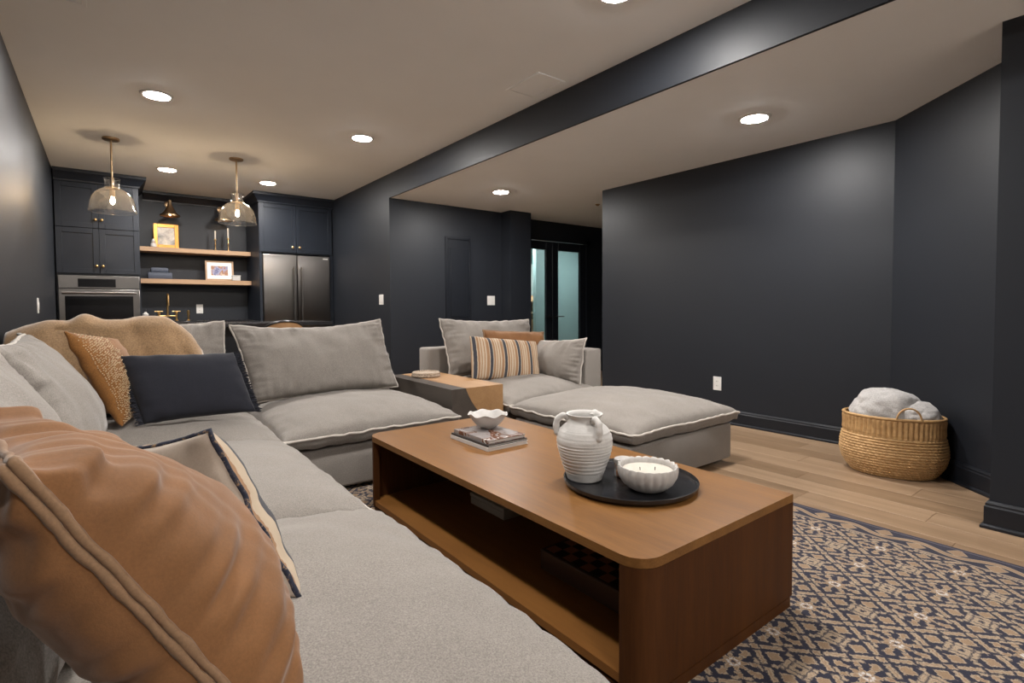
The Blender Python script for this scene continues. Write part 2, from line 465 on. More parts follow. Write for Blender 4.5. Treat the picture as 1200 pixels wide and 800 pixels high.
# back room
wallbox('wall_backroom_far', 4.3, 9.3, 9.0, 9.12, 0, SOF, 'teal')
wallbox('wall_backroom_right', 9.2, 9.32, YD+.12, 9.0, 0, SOF, 'teal')
wallbox('wall_backroom_left', 4.2, 4.3, YN+.4, 9.0, 0, SOF, 'teal')
wallbox('wall_backroom_partition', 6.60, 9.2, 7.80, 7.90, 0, SOF, 'teal')
t = thing('wall_cabinet', 'pale wall cabinet with open wooden shelves below, seen through the left door glass', 'cabinet', (6.7, 8.6, 0))
obj('body', MB().box(6.0, 7.4, 8.55, 8.98, 1.30, 1.95, .006), M['white'], t)
obj('back_board', MB().box(6.0, 7.4, 8.95, 8.99, .1, 1.30), M['cream_wall'], t)
for zz in (.55, .92, 1.15):
    obj('shelf', MB().box(6.03, 7.37, 8.6, 8.95, zz, zz+.03), M['oak_shelf'], t)
for xx in (6.0, 7.37):
    obj('upright', MB().box(xx, xx+.03, 8.6, 8.95, .0, 1.30), M['oak_shelf'], t)
for k, lb in enumerate(('tan storage box at the left of the open shelves behind the glass door', 'tan storage box in the middle of the open shelves behind the glass door', 'tan storage box on the right of the open shelves behind the glass door')):
    tag(obj('storage_box', MB().box(6.62+k*.25, 6.82+k*.25, 8.62, 8.92, .581, .80, .01), M['rustic'], origin=(6.72+k*.25, 8.77, .58)), lb, 'box', 'boxes behind the glass door')
t = thing('vanity_lamp', 'small bright lamp on the far shelf behind the left glass door', 'lamp', (6.92, 8.5, 1.18))
obj('shade', MB().lathe([(.035, 1.22), (.045, 1.24), (.045, 1.40), (.03, 1.42)], (6.86, 8.66, 0), 16), M['canlight_room'], t)
obj('base', MB().lathe([(.05, 1.18), (.05, 1.19), (.012, 1.2), (.012, 1.22)], (6.86, 8.66, 0), 16), M['steel'], t)
for (lx, ly, lb) in ((6.3, 8.2, 'light on the ceiling in front of the far cabinet behind the glass doors'), (7.2, 6.75, 'light on the ceiling just behind the glass doors')):
    t = thing('ceiling_light', lb, 'ceiling light', (lx, ly, SOF))
    obj('diffuser', MB().lathe([(.13, -.03), (.13, -.005), (.12, 0)], (lx, ly, SOF), 24), M['canlight_room'], t)

# ------------------------------------------------------------------ recessed lights
def can_light(x, y, z, label):
    t = thing('recessed_light', label, 'ceiling light', (x, y, z), 'recessed ceiling lights')
    obj('trim_ring', MB().lathe([(.104, 0), (.104, -.005), (.100, -.0095), (.084, -.0105), (.080, -.006), (.080, 0)], (x, y, z), 32, cap=False), M['white'], t)
    obj('diffuser', MB().lathe([(.081, -.005), (.0795, -.0105), (.06, -.0135), (.03, -.0155), (.004, -.016)], (x, y, z), 28), M['can'], t)
    return t
can_light(.336, 4.66, CEIL, 'recessed light brightest at left, in front of the left pendant')
can_light(1.90, 4.70, CEIL, 'recessed light alone in the middle of the main ceiling')
can_light(.586, 7.04, CEIL, 'recessed light between the two pendants near the tall oven cabinet')
can_light(1.634, 7.05, CEIL, 'recessed light in front of the refrigerator cabinet')
can_light(3.504, 4.74, SOF, 'recessed light in the lowered ceiling near the glass doors')
can_light(3.537, 1.875, SOF, 'recessed light in the lowered ceiling at right near the basket')
can_light(2.04, 1.79, CEIL, 'recessed light above the coffee table at the top edge of the photo')
can_light(.34, 1.79, CEIL, 'recessed light above the near sofa seat, out of view')
can_light(.34, -1.15, CEIL, 'recessed light behind the camera at left')
can_light(2.04, -1.15, CEIL, 'recessed light behind the camera at right')

# ceiling vents
def vent(name_label, x0, x1, y0, y1):
    t = thing('ceiling_vent', name_label, 'vent', ((x0+x1)/2, (y0+y1)/2, CEIL))
    z = CEIL
    obj('frame', MB().box(x0, x0+.022, y0, y1, z-.007, z, .002).box(x1-.022, x1, y0, y1, z-.007, z, .002)
        .box(x0+.022, x1-.022, y0, y0+.022, z-.007, z, .002).box(x0+.022, x1-.022, y1-.022, y1, z-.007, z, .002), M['ceil'], t)
    m = MB(); yy = y0+.03
    while yy < y1-.03:
        m.add([(x0+.022, yy, z-.001), (x1-.022, yy, z-.001), (x1-.022, yy+.012, z-.006), (x0+.022, yy+.012, z-.006),
               (x0+.022, yy+.0012, z-.0002), (x1-.022, yy+.0012, z-.0002), (x1-.022, yy+.0132, z-.0052), (x0+.022, yy+.0132, z-.0052)],
              [(0,1,2,3), (7,6,5,4), (0,4,5,1), (3,2,6,7)]); yy += .018
    obj('louvers', m, M['ceil'], t, kind='stuff')
    return t
vent('pale ceiling vent grille beside the navy beam', 2.31, 2.56, 2.70, 3.06)
vent('ceiling vent grille cut by the top left edge of the photo', -.30, -.036, 3.10, 3.53)
t = tag(obj('sprinkler_cover', MB().lathe([(.03, 0), (.03, -.006), (.012, -.02), (.004, -.022)], (4.9, 4.6, SOF), 16), M['bronze'], origin=(4.9, 4.6, SOF)),
        'tiny dark ceiling fitting near the corner of the right wall', 'sensor')

# ------------------------------------------------------------------ switches and outlets
def plate(label, cat, c, nrm, w, h, holes, name):
    """c centre on the wall; nrm axis string"""
    t = thing(name, label, cat, c)
    def B(u0, u1, z0, z1, d0, d1, r=.0015):
        ax, s = nrm[1], (1 if nrm[0] == '+' else -1)
        lo, hi = sorted((s*d0, s*d1))
        if ax == 'x': return MB().box(c[0]+lo, c[0]+hi, c[1]+u0, c[1]+u1, c[2]+z0, c[2]+z1, r)
        return MB().box(c[0]+u0, c[0]+u1, c[1]+lo, c[1]+hi, c[2]+z0, c[2]+z1, r)
    obj('cover_plate', B(-w/2, w/2, -h/2, h/2, 0, .006), M['white'], t)
    if cat == 'outlet':
        for dz in (-.02, .02):
            r = obj('receptacle', B(-.017, .017, dz-.014, dz+.014, .006, .008), M['white'], t)
            obj('slot', (lambda a, b: a.add(b.v, b.f))(B(-.008, -.005, dz-.005, dz+.005, .008, .0084, 0), B(.005, .008, dz-.005, dz+.005, .008, .0084, 0)), M['blackgap'], t, parent=r)
    else:
        for k in range(holes):
            u = (k-(holes-1)/2)*.046
            obj('rocker', B(u-.016, u+.016, -.033, .033, .006, .010), M['white'], t)
    return t
plate('white outlet low on the right wall above the ottoman', 'outlet', (XR, 2.636, .348), '-x', .078, .122, 2, 'wall_outlet')
plate('white double switch on the wall end left of the niche', 'light switch', (XS, 6.02, 1.146), '-x', .118, .122, 2, 'light_switch')
plate('white double switch on the niche wall beside the glass doors', 'light switch', (4.09, YN, 1.138), '-y', .122, .122, 2, 'light_switch')
plate('white outlet on the kitchen backsplash right of the faucet', 'outlet', (1.045, YK, 1.045), '-y', .08, .125, 2, 'wall_outlet')
plate('white switch seen edge-on on the left wall', 'light switch', (XL, 5.67, 1.076), '+x', .078, .122, 1, 'light_switch')
t = thing('access_panel', 'navy painted electrical panel door flush in the niche wall', 'panel', (3.59, YN, 1.4))
obj('frame', MB().box(3.39, 3.42, YN-.012, YN, .88, 1.94, .002).box(3.75, 3.78, YN-.012, YN, .88, 1.94, .002)
    .box(3.42, 3.75, YN-.012, YN, 1.91, 1.94, .002).box(3.42, 3.75, YN-.012, YN, .88, .91, .002), M['trim'], t)
dd = obj('door', MB().box(3.465, 3.70, YN-.010, YN, .93, 1.80, .002).box(3.425, 3.745, YN-.004, YN, .915, 1.905), M['trim'], t)
obj('latch', MB().box(3.475, 3.49, YN-.015, YN-.010, 1.34, 1.40, .002), M['trim'], t, parent=dd)

# ------------------------------------------------------------------ kitchen
YT = 7.68
def shaker(x0, x1, z0, z1, yf, th=.022, rail=.055):
    m = MB()
    m.box(x0, x0+rail, yf, yf+th, z0, z1, .0015).box(x1-rail, x1, yf, yf+th, z0, z1, .0015)
    m.box(x0+rail, x1-rail, yf, yf+th, z1-rail, z1, .0015).box(x0+rail, x1-rail, yf, yf+th, z0, z0+rail, .0015)
    m.box(x0+rail, x1-rail, yf+.010, yf+th, z0+rail, z1-rail); return m
def knob(x, y, z):
    return MB().lathe([(.006, 0), (.006, -.012), (.0155, -.016), (.0165, -.024), (.011, -.029), (.002, -.030)], (x, y, z), 16, Matrix.Rotation(-PI/2, 3, 'X'))
def crown_prof():
    return [(0, 0), (.012, 0), (.014, .018), (.024, .030), (.046, .062), (.068, .088), (.076, .094), (.078, .128), (0, .128)]
def crown_y(x0, x1, y, z0, ml=0, mr=0):
    """crown running along x, facing -y; ml / mr : mitre (1 = outside corner) """
    pr = crown_prof(); n = len(pr); v = []
    for xe, s in ((x0, -ml), (x1, mr)):
        v += [(xe+s*a, y-a, z0+z) for a, z in pr]
    f = [tuple(range(n)), tuple(range(2*n-1, n-1, -1))]+[(i, i+n, (i+1) % n+n, (i+1) % n) for i in range(n)]
    return MB().add(v, f)
def crown_x(y0, y1, x, z0, sgn):
    """crown running along y at x, facing sgn; near end mitred"""
    pr = crown_prof(); n = len(pr); v = []
    for ye, s in ((y0, -1), (y1, 0)):
        v += [(x+sgn*a, ye+s*a, z0+z) for a, z in pr]
    f = [tuple(range(n)), tuple(range(2*n-1, n-1, -1))]+[(i, i+n, (i+1) % n+n, (i+1) % n) for i in range(n)]
    return MB().add(v, f)
ZC = 2.47
# tall oven cabinet
tc_ = thing('tall_cabinet', 'tall navy shaker cabinet with brass knobs holding the wall oven', 'cabinet', (-.035, YT, 0))
X0, X1 = -.418, .345
obj('body', MB().box(X0, X1, YT+.024, YK-.005, 1.432, CEIL-.005).box(X0, X1, YT+.024, YK-.005, .02, .70).box(X0, X0+.012, YT+.024, YK-.005, .70, 1.432).box(X1-.012, X1, YT+.024, YK-.005, .70, 1.432).box(X0+.012, X1-.012, YK-.06, YK-.005, .70, 1.432), M['cab'], tc_)
xm = -.035
for (a, b) in ((X0+.003, xm-.0015), (xm+.0015, X1-.003)):
    for (z0, z1, zk) in ((1.968, ZC-.004, 2.062), (1.452, 1.962, 1.537)):
        d = obj('door', shaker(a, b, z0, z1, YT), M['cab'], tc_)
        obj('knob', knob(xm-.028 if b < 0 else xm+.028, YT, zk), M['brass'], tc_, parent=d)
for (a, b) in ((X0+.003, xm-.0015), (xm+.0015, X1-.003)):
    obj('door', shaker(a, b, .05, .68, YT), M['cab'], tc_)
cm = crown_y(X0, X1, YT, ZC, 0, 1); c2 = crown_x(YT, YK-.006, X1, ZC, 1); cm.add(c2.v, c2.f)
obj('crown_molding', cm, M['cab'], tc_, smooth=25)
# wall oven
ov = thing('wall_oven', 'stainless wall oven with dark window built into the tall cabinet', 'oven', (-.035, YT, .70))
obj('body', MB().box(X0+.014, X1-.014, YT+.002, YK-.07, .705, 1.428), M['steel_dim'], ov)
cpn = obj('control_panel', MB().box(X0+.014, X1-.014, YT-.018, YT+.002, 1.285, 1.428, .004), M['steel'], ov)
obj('display', MB().box(-.235, .105, YT-.0195, YT-.018, 1.298, 1.392), M['ovenglass'], ov, parent=cpn)
dg = NT('display_digits').m
od = obj('door', MB().box(X0+.014, X1-.014, YT-.03, YT+.002, .715, 1.272, .006), M['steel'], ov)
obj('window', MB().box(-.35, .265, YT-.0315, YT-.03, .79, 1.195), M['ovenglass'], ov, parent=od)
obj('handle', MB().tube([(-.37, YT-.075, 1.232), (.30, YT-.075, 1.232)], .012, 12).tube([(-.34, YT-.03, 1.232), (-.34, YT-.075, 1.232)], .008).tube([(.27, YT-.03, 1.232), (.27, YT-.075, 1.232)], .008), M['steel'], ov, parent=od)
# refrigerator surround
fc = thing('refrigerator_cabinet', 'navy cabinet with two shaker doors above the refrigerator', 'cabinet', (2.13, YT, 0))
XA, XBm, XC = 1.655, 2.13, 2.625
obj('side_panel', MB().box(XA, XA+.032, YT+.02, YK-.005, .005, CEIL-.005), M['cab'], fc)
obj('side_panel', MB().box(2.592, XC+.015, YT+.02, YK-.005, .005, CEIL-.005), M['cab'], fc)
obj('body', MB().box(XA+.032, 2.592, YT+.03, YK-.005, 1.80, CEIL-.005), M['cab'], fc)
for (a, b) in ((XA+.003, XBm-.0015), (XBm+.0015, XC)):
    d = obj('door', shaker(a, b, 1.815, ZC-.004, YT+.004), M['cab'], fc)
    obj('knob', knob(XBm-.05 if b < 2.2 else XBm+.045, YT+.004, 1.89), M['brass'], fc, parent=d)
cm = crown_y(XA, XS-.002, YT, ZC, 1, 0); c2 = crown_x(YT, YK-.006, XA, ZC, -1); cm.add(c2.v, c2.f)
obj('crown_molding', cm, M['cab'], fc, smooth=25)
struct('trim_2', crown_y(X1+.08, XA-.08, YK, ZC), M['trim'])
fr = thing('refrigerator', 'stainless french door refrigerator with two tall bar handles', 'refrigerator', (2.135, YT, 0))
obj('body', MB().box(1.692, 2.588, YT+.06, YK-.05, .03, 1.785, .005), M['steel_dim'], fr)
for (a, b, h) in ((1.694, 2.131, 2.082), (2.137, 2.586, 2.184)):
    d = obj('door', MB().box(a, b, YT-.01, YT+.055, .72, 1.785, .012, 3), M['steel' if a < 2 else 'steel_dim'], fr)  # doors share one steel; the right one's dimmer reflection is in its colour
    obj('handle', MB().tube([(h, YT-.062, .84), (h, YT-.062, 1.62)], .013, 12).tube([(h, YT-.01, 1.60), (h, YT-.062, 1.60)], .009).tube([(h, YT-.01, .86), (h, YT-.062, .86)], .009), M['steel'], fr, parent=d)
    if a > 2: obj('badge', MB().box(2.49, 2.56, YT-.0115, YT-.01, 1.742, 1.757), M['white'], fr, parent=d)
d = obj('freezer_drawer', MB().box(1.694, 2.586, YT-.01, YT+.055, .06, .71, .012, 3), M['steel_dim'], fr)
obj('handle', MB().tube([(1.75, YT-.062, .62), (2.53, YT-.062, .62)], .013, 12).tube([(1.78, YT-.01, .62), (1.78, YT-.062, .62)], .009).tube([(2.50, YT-.01, .62), (2.50, YT-.062, .62)], .009), M['steel'], fr, parent=d)
# base cabinet and counter in the alcove
bc = thing('base_cabinet', 'navy base cabinet under the sink counter between oven and refrigerator', 'cabinet', (1.0, 7.95, 0))
obj('body', MB().box(X1+.004, XA-.004, 7.93, YK-.005, .10, .855), M['cab'], bc)
for k in range(3):
    a = X1+.006+k*.434
    d = obj('door', shaker(a, a+.430, .12, .85, 7.908), M['cab'], bc)
    obj('knob', knob(a+.39, 7.908, .78), M['brass'], bc, parent=d)
tag(obj('countertop', MB().box(X1+.002, XA-.002, 7.88, YK-.002, .857, .893, .004), M['counter'], origin=(1.0, 8.2, .857)),
    'black stone counter under the floating shelves', 'countertop')
fa = thing('bridge_faucet', 'brass bridge faucet with gooseneck spout at the kitchen sink', 'faucet', (.64, 8.12, .893))
m = MB().tube([(.64, 8.12, .955), (.64, 8.12, 1.17)]+[(.64+0*k, 8.12-.055+.055*math.cos(a), 1.17+.062*math.sin(a)) for k, a in enumerate([i*PI/10 for i in range(0, 11)])]+[(.64, 8.01, 1.09)], .0125, 12)
obj('spout', m, M['brass'], fa)
obj('bridge', MB().tube([(.545, 8.12, .955), (.735, 8.12, .955)], .011, 10), M['brass'], fa)
for xx in (.545, .735):
    q = obj('post', MB().lathe([(.024, .893), (.024, .901), (.013, .906), (.013, .98), (.018, .985), (.018, 1.0), (.010, 1.008)], (xx, 8.12, 0), 16), M['brass'], fa)
    obj('lever_handle', MB().tube([(xx-.045, 8.12, 1.015), (xx+.045, 8.12, 1.015)], .0075), M['brass'], fa, parent=q)
tag(obj('side_sprayer', MB().lathe([(.022, .893), (.022, .90), (.011, .908), (.011, .96), (.017, .975), (.017, 1.02), (.008, 1.03)], (.868, 8.12, 0), 16), M['brass'], origin=(.868, 8.12, .893)),
    'upright brass side sprayer right of the faucet', 'sprayer')
sb = thing('soap_bottle', 'small pale soap bottle beside the oven cabinet on the counter', 'bottle', (.40, 8.05, .893))
obj('bottle', MB().lathe([(.028, .893), (.032, .90), (.032, .985), (.014, 1.0), (.012, 1.012)], (.40, 8.05, 0), 20), M['ceramic'], sb)
obj('pump', MB().lathe([(.006, 1.012), (.006, 1.032), (.012, 1.034), (.010, 1.042)], (.40, 8.05, 0), 12), M['black'], sb)

# floating shelves and what stands on them
for (z0, z1, lab) in ((1.788, 1.846, 'upper floating oak shelf between the cabinets'), (1.375, 1.437, 'lower floating oak shelf between the cabinets')):
    tag(obj('floating_shelf', MB().box(X1+.002, XA-.002, 8.20, YK-.002, z0, z1, .003), M['oak_shelf'], origin=(1.0, 8.35, z0)), lab, 'shelf')
ZU, ZL = 1.846, 1.437
def art_mat(name, stops, sc, seed):
    t = NT(name); c = t.coords(loc=(seed, seed*.7, 0)); t.set(t.ramp(t.noise(c, sc, 4, .6, .4), stops), .4); return t.m
M['art1'] = art_mat('landscape_print', [(.3, srgb(90, 86, 80)), (.5, srgb(170, 160, 148)), (.7, srgb(205, 195, 180))], 12, 1)
M['art2'] = art_mat('family_photo_print', [(.3, srgb(40, 45, 110)), (.45, srgb(150, 150, 175)), (.55, srgb(150, 95, 50)), (.7, srgb(215, 200, 180))], 14, 3)
def picture(label, x0, x1, z0, z1, y, lean, fw, fmat, mat_w, art, name='picture_frame'):
    t = thing(name, label, 'picture', ((x0+x1)/2, y, z0))
    R = Matrix.Translation(((x0+x1)/2, y, z0)) @ Matrix.Rotation(-lean, 4, 'X') @ Matrix.Translation((-(x0+x1)/2, -y, -z0))
    def tr(mb): mb.v = [(R @ Vector(p))[:] for p in mb.v]; return mb
    m = MB().box(x0, x0+fw, y-.012, y+.008, z0, z1, .003).box(x1-fw, x1, y-.012, y+.008, z0, z1, .003).box(x0+fw, x1-fw, y-.012, y+.008, z1-fw, z1, .003).box(x0+fw, x1-fw, y-.012, y+.008, z0, z0+fw, .003)
    obj('frame', tr(m), fmat, t)
    mm = obj('mat_board', tr(MB().box(x0+fw, x1-fw, y-.002, y+.006, z0+fw, z1-fw)), M['white'], t)
    k = fw+mat_w
    obj('print', tr(MB().box(x0+k, x1-k, y-.004, y-.002, z0+k, z1-k)), art, t, parent=mm)
    return t
picture('gold framed picture leaning on the upper shelf', .522, .80, ZU, ZU+.318, 8.31, .08, .045, M['gold'], .0, M['art1'])
picture('wood framed photo with white mat on the lower shelf', 1.10, 1.45, ZL, ZL+.275, 8.31, .10, .022, M['oak_shelf'], .05, M['art2'])
fg = thing('figurine', 'small cream and copper figurine left of the gold picture frame', 'figurine', (.515, 8.24, ZU))
obj('body', MB().lathe([(.028, 0), (.035, .015), (.03, .045), (.018, .06), (.022, .075), (.012, .10), (.003, .108)], (.515, 8.24, ZU), 16), M['ceramic'], fg)
obj('collar', MB().lathe([(.021, .052), (.026, .058), (.021, .064)], (.515, 8.24, ZU), 16), M['bronze'], fg)
for (xc, hs, hc, lab) in ((1.228, .16, .115, 'shorter brass candlestick with cream taper on the upper shelf'), (1.388, .185, .14, 'taller brass candlestick with cream taper on the upper shelf')):
    t = thing('candlestick', lab, 'candlestick', (xc, 8.30, ZU), 'candlesticks on the upper shelf')
    obj('holder', MB().lathe([(.035, 0), (.035, .006), (.012, .014), (.007, .03), (.007, hs*.5), (.012, hs*.55), (.007, hs*.6), (.007, hs-.02), (.016, hs-.012), (.016, hs)], (xc, 8.30, ZU), 16), M['brass'], t)
    obj('taper', MB().lathe([(.0115, hs), (.0105, hs+hc-.006), (.004, hs+hc)], (xc, 8.30, ZU), 12), M['wax'], t)
    obj('wick', MB().tube([(xc, 8.30, ZU+hs+hc), (xc+.002, 8.30, ZU+hs+hc+.012)], .0015, 6), M['black'], t)
bx = thing('ornament_block', 'small cream woven box right of the framed photo on the lower shelf', 'box', (1.46, 8.23, ZL))
obj('body', MB().box(1.415, 1.515, 8.20, 8.27, ZL, ZL+.058, .006), M['ceramic'], bx)
obj('lid', MB().box(1.412, 1.518, 8.197, 8.273, ZL+.058, ZL+.074, .004), M['ceramic'], bx)
M['slate'] = plain('slate_blue', (.055, .065, .092), .6)
sl = thing('lidded_container', 'slate blue lidded container on the left of the lower shelf', 'container', (.58, 8.32, ZL))
obj('body', MB().box(.445, .715, 8.24, 8.42, ZL, ZL+.085, .012, 2), M['slate'], sl)
obj('lid', MB().box(.478, .675, 8.26, 8.40, ZL+.085, ZL+.15, .02, 2), M['slate'], sl)

# brass wall lamps above the shelves
def wall_lamp(x, label):
    t = thing('wall_lamp', label, 'lamp', (x, YK, 2.42), 'brass lamps over the shelves')
    obj('backplate', MB().lathe([(.045, 0), (.045, .012), (.03, .018)], (x, YK-.001, 2.45), 20, Matrix.Rotation(PI/2, 3, 'X')), M['bronze'], t)
    obj('arm', MB().tube([(x, YK-.01, 2.45), (x, YK-.10, 2.475), (x, YK-.2, 2.47), (x, YK-.24, 2.44)], .007, 8), M['bronze'], t)
    obj('shade', MB().lathe([(.018, 2.47), (.022, 2.42), (.030, 2.395), (.046, 2.36), (.078, 2.305), (.112, 2.28), (.114, 2.262), (.107, 2.262), (.075, 2.297), (.044, 2.350), (.024, 2.388), (.012, 2.388)], (x, YK-.24, 0), 28), M['bronze'], t)
    obj('bulb', MB().ball((x, YK-.24, 2.30), .027, 2), M['sconce_glow'], t)
wall_lamp(.705, 'brass cone wall lamp above the gold framed picture')
wall_lamp(1.335, 'brass cone wall lamp partly hidden behind the right glass pendant')

# ------------------------------------------------------------------ pendants
def pendant(x, y, label):
    t = thing('glass_pendant', label, 'pendant light', (x, y, CEIL), 'glass pendants over the island')
    obj('canopy', MB().lathe([(.066, 0), (.066, -.014), (.058, -.02), (.012, -.022)], (x, y, CEIL), 28), M['bronze'], t)
    obj('rod', MB().tube([(x, y, CEIL-.02), (x, y, 2.235)], .0085, 10), M['bronze'], t)
    so = obj('socket', MB().lathe([(.012, 2.245), (.016, 2.236), (.016, 2.16), (.053, 2.152), (.053, 2.144), (.021, 2.138), (.021, 2.075), (.018, 2.07)], (x, y, 0), 20), M['bronze'], t)  # wide ring added so the bulb casts a disc of shade above
    prof = [(.060, 2.232), (.066, 2.236), (.060, 2.222), (.057, 2.19), (.059, 2.158), (.068, 2.145), (.10, 2.128), (.132, 2.10), (.156, 2.06), (.170, 2.01), (.177, 1.955), (.184, 1.935), (.178, 1.930)]
    inn = [(r-.003, z) for r, z in reversed(prof)]
    obj('glass_shade', MB().lathe(prof+inn, (x, y, 0), 40, cap=False), M['glass'], t)
    obj('bulb', MB().lathe([(.009, 2.07), (.013, 2.055), (.018, 2.035), (.015, 2.015), (.007, 2.004), (.001, 2.002)], (x, y, 0), 16), M['bulb'], t)
    return t
pendant(1.117, 6.131, 'clear glass dome pendant at right, in front of the refrigerator cabinet')
pendant(.079, 6.08, 'clear glass dome pendant at left, in front of the tall oven cabinet')

# ------------------------------------------------------------------ island and stool
isl = thing('kitchen_island', 'kitchen island with black top behind the sofa, only its top edge showing', 'island', (.85, 6.2, 0))
obj('body', MB().box(.10, 1.62, 5.98, 6.55, .01, .865, .004), M['cab'], isl)
obj('countertop', MB().box(.05, 1.95, 5.72, 6.6, .865, .902, .004), M['counter'], isl)
st = thing('counter_stool', 'wooden counter stool with curved black rimmed back behind the sofa', 'stool', (1.335, 5.35, 0))
obj('seat', MB().lathe([(.18, .62), (.195, .63), (.195, .65), (.17, .66)], (1.335, 5.38, 0), 28), M['rustic'], st)
bk = MB(); n = 14
outer = [(1.335+.19*math.sin(a), 5.36-.17*math.cos(a)) for a in [(-1.0+2.0*k/n) for k in range(n+1)]]
v = []; f = []
for k, (xx, yy) in enumerate(outer):
    a = -1.0+2.0*k/n; top = .918-.055*(abs(a))**2; b = Vector((math.sin(a), -math.cos(a), 0))*.016
    v += [(xx, yy, .72), (xx, yy, top), (xx+b.x, yy+b.y, top), (xx+b.x, yy+b.y, .72)]
for k in range(n):
    for j in range(4):
        f.append((k*4+j, k*4+(j+1) % 4, (k+1)*4+(j+1) % 4, (k+1)*4+j))
f += [(0,1,2,3), (n*4+3, n*4+2, n*4+1, n*4)]
obj('backrest', MB().add(v, f), M['rustic'], st)
obj('top_rail', MB().tube([(xx+math.sin(a)*.008, yy-math.cos(a)*.008, .924-.055*abs(a)**2) for (xx, yy), a in zip(outer, [(-1.0+2.0*k/n) for k in range(n+1)])], .013, 8), M['black'], st)
for sx in (-1, 1):
    for sy in (-1, 1):
        obj('leg', MB().tube([(1.335+sx*.12, 5.38+sy*.12, .63), (1.335+sx*.19, 5.38+sy*.19, .002)], [.014, .011], 8), M['black'], st)
    obj('back_post', MB().tube([(1.335+sx*.13, 5.28, .64), (1.335+sx*.15, 5.215, .76)], .01, 8), M['black'], st)
obj('footrest', MB().tube([(1.335+.165*math.cos(a)*1.02, 5.38+.165*math.sin(a)*1.02, .22) for a in [k*PI/10 for k in range(20)]], .008, 8, closed=True), M['black'], st)

# ------------------------------------------------------------------ rug
def rug_mat():
    t = NT('navy_tan_woven_rug'); tc = t.node('ShaderNodeTexCoord'); sx = t.sep(tc.outputs['Object'])
    wx = sx[0]+1.0; wy = sx[1]+1.0          # rug origin sits at (1,1)
    jit = t.noise(tc.outputs['Object'], 110, 2)
    jit2 = t.noise(tc.outputs['Object'], 90, 2)
    u = (((wx+(jit-.5)*.020)-1.419)/.2331+20.5).frac()-.5
    v = (((wy+(jit2-.5)*.020)-.797)/.2605+20.5).frac()-.5
    a, b = u.abs(), v.abs()
    d1 = a+b; e = a-b
    # lattice bars
    bar = ((d1-.5).abs()*.707-.034).max((e.abs()-.215).abs()*.707-.125)
    nod = ((a-.5).abs()+b-.062).min(a+(b-.5).abs()-.062)
    # flower
    r = (u*u+v*v).sqrt(); th = v.atan2(u)
    c8 = (th*8.0+.4).cos(); c4 = (th*4.0).cos()
    flower = (r-(c8*.036+.135))
    spoke = (r-((c8*.5+.5).pow(1.2)*.20+.10)).max(d1-.40)
    sq = ((a-.275).abs()+b*1.0-.068).min((b-.275).abs()+a-.068)
    lf = (((a-.2).abs().max((b-.2).abs()))-.0)*1.0
    leaf = ((d1-.385).abs()*.707-.022).max((e.abs()-.10).abs()*.707-.045)
    A = flower.min(sq).min(spoke.max(.178-r)).min(leaf)
    # chequer motif at the cell corners
    a2, b2 = 0.5-a, 0.5-b
    m2 = a2.max(b2)
    hashd = (m2-.150).max(.032-m2)
    gr = (a2-.090).abs().min((b2-.090).abs())
    hashd = hashd.max(.010-gr)
    d2 = a2+b2
    star1 = ((a2-.255).abs()+b2*1.1-.085).max(.035-(a2-.215).abs()*1.2-b2*.0)
    star = ((a2-.265).abs()+b2-.105).min((b2-.265).abs()+a2-.105)
    star = star.min(((a2-.175).abs().max((b2-.175).abs()))-.030)
    D = bar.min(nod).min(A).min(hashd).min(star)
    # borders, right long side
    tt = 2.844-wx
    ph = (wy/.26*2*PI).sin(); ph2 = (wy/.13*2*PI).cos()
    scroll = (tt-.088-ph*.022).abs()-.015
    yy = ((wy/.13).frac()-.5).abs()*.13
    blob = ((tt-.088+ph*.028).abs()*.9+yy-.036)
    Bd = scroll.min(blob).min((tt-.148).abs()-.004)
    inb = tt.lt(.155)
    D = D*(1.0-inb)+Bd*inb*6.0
    edge = tt.lt(.028)
    tan = (0.5-D/.02).clamp01()*(1.0-edge)
    core = (0.5-(D+.022)/.012).clamp01()
    # white dots round each flower centre
    dots = ((r-.058).abs()-.015).max(.30-(th*3.0).cos().abs())
    dots = (0.5-dots/.02).clamp01()*(1.0-inb)
    ctr = (0.5-(r-.020)/.01).clamp01()*(1.0-inb)
    big = t.noise(tc.outputs['Object'], 9, 3); fine = t.noise(tc.outputs['Object'], 420, 2)
    navy = t.mix(fine, (.009, .009, .019), (.025, .024, .046))
    tanc = t.mix(core, (.38, .29, .20), t.mix(big, (.235, .15, .088), (.32, .215, .132)))
    col = t.mix(tan, navy, tanc)
    col = t.mix(ctr, col, (.03, .03, .05))
    col = t.mix(dots, col, (.56, .53, .50))
    line = ((tt-.022).abs()).lt(.004)
    col = t.mix(line, col, (.10, .085, .11))
    k = t.ramp(fine, [(.25, (.68,)*3), (.7, (1.1,)*3)])
    m = t.node('ShaderNodeMix', data_type='RGBA', blend_type='MULTIPLY'); m.inputs[0].default_value = 1
    t.link(col, m.inputs[6]); t.link(k, m.inputs[7])
    t.set(m.outputs[2], 1.0, sheen=.1); t.bump(fine*.6+tan*.8, .5, .002); return t.m
M['rug'] = rug_mat()
tag(obj('area_rug', MB().box(.38, 2.844, -.9, 3.28, .001, .011, .004), M['rug'], origin=(1, 1, 0)), 'navy and tan patterned rug under the coffee table', 'rug')

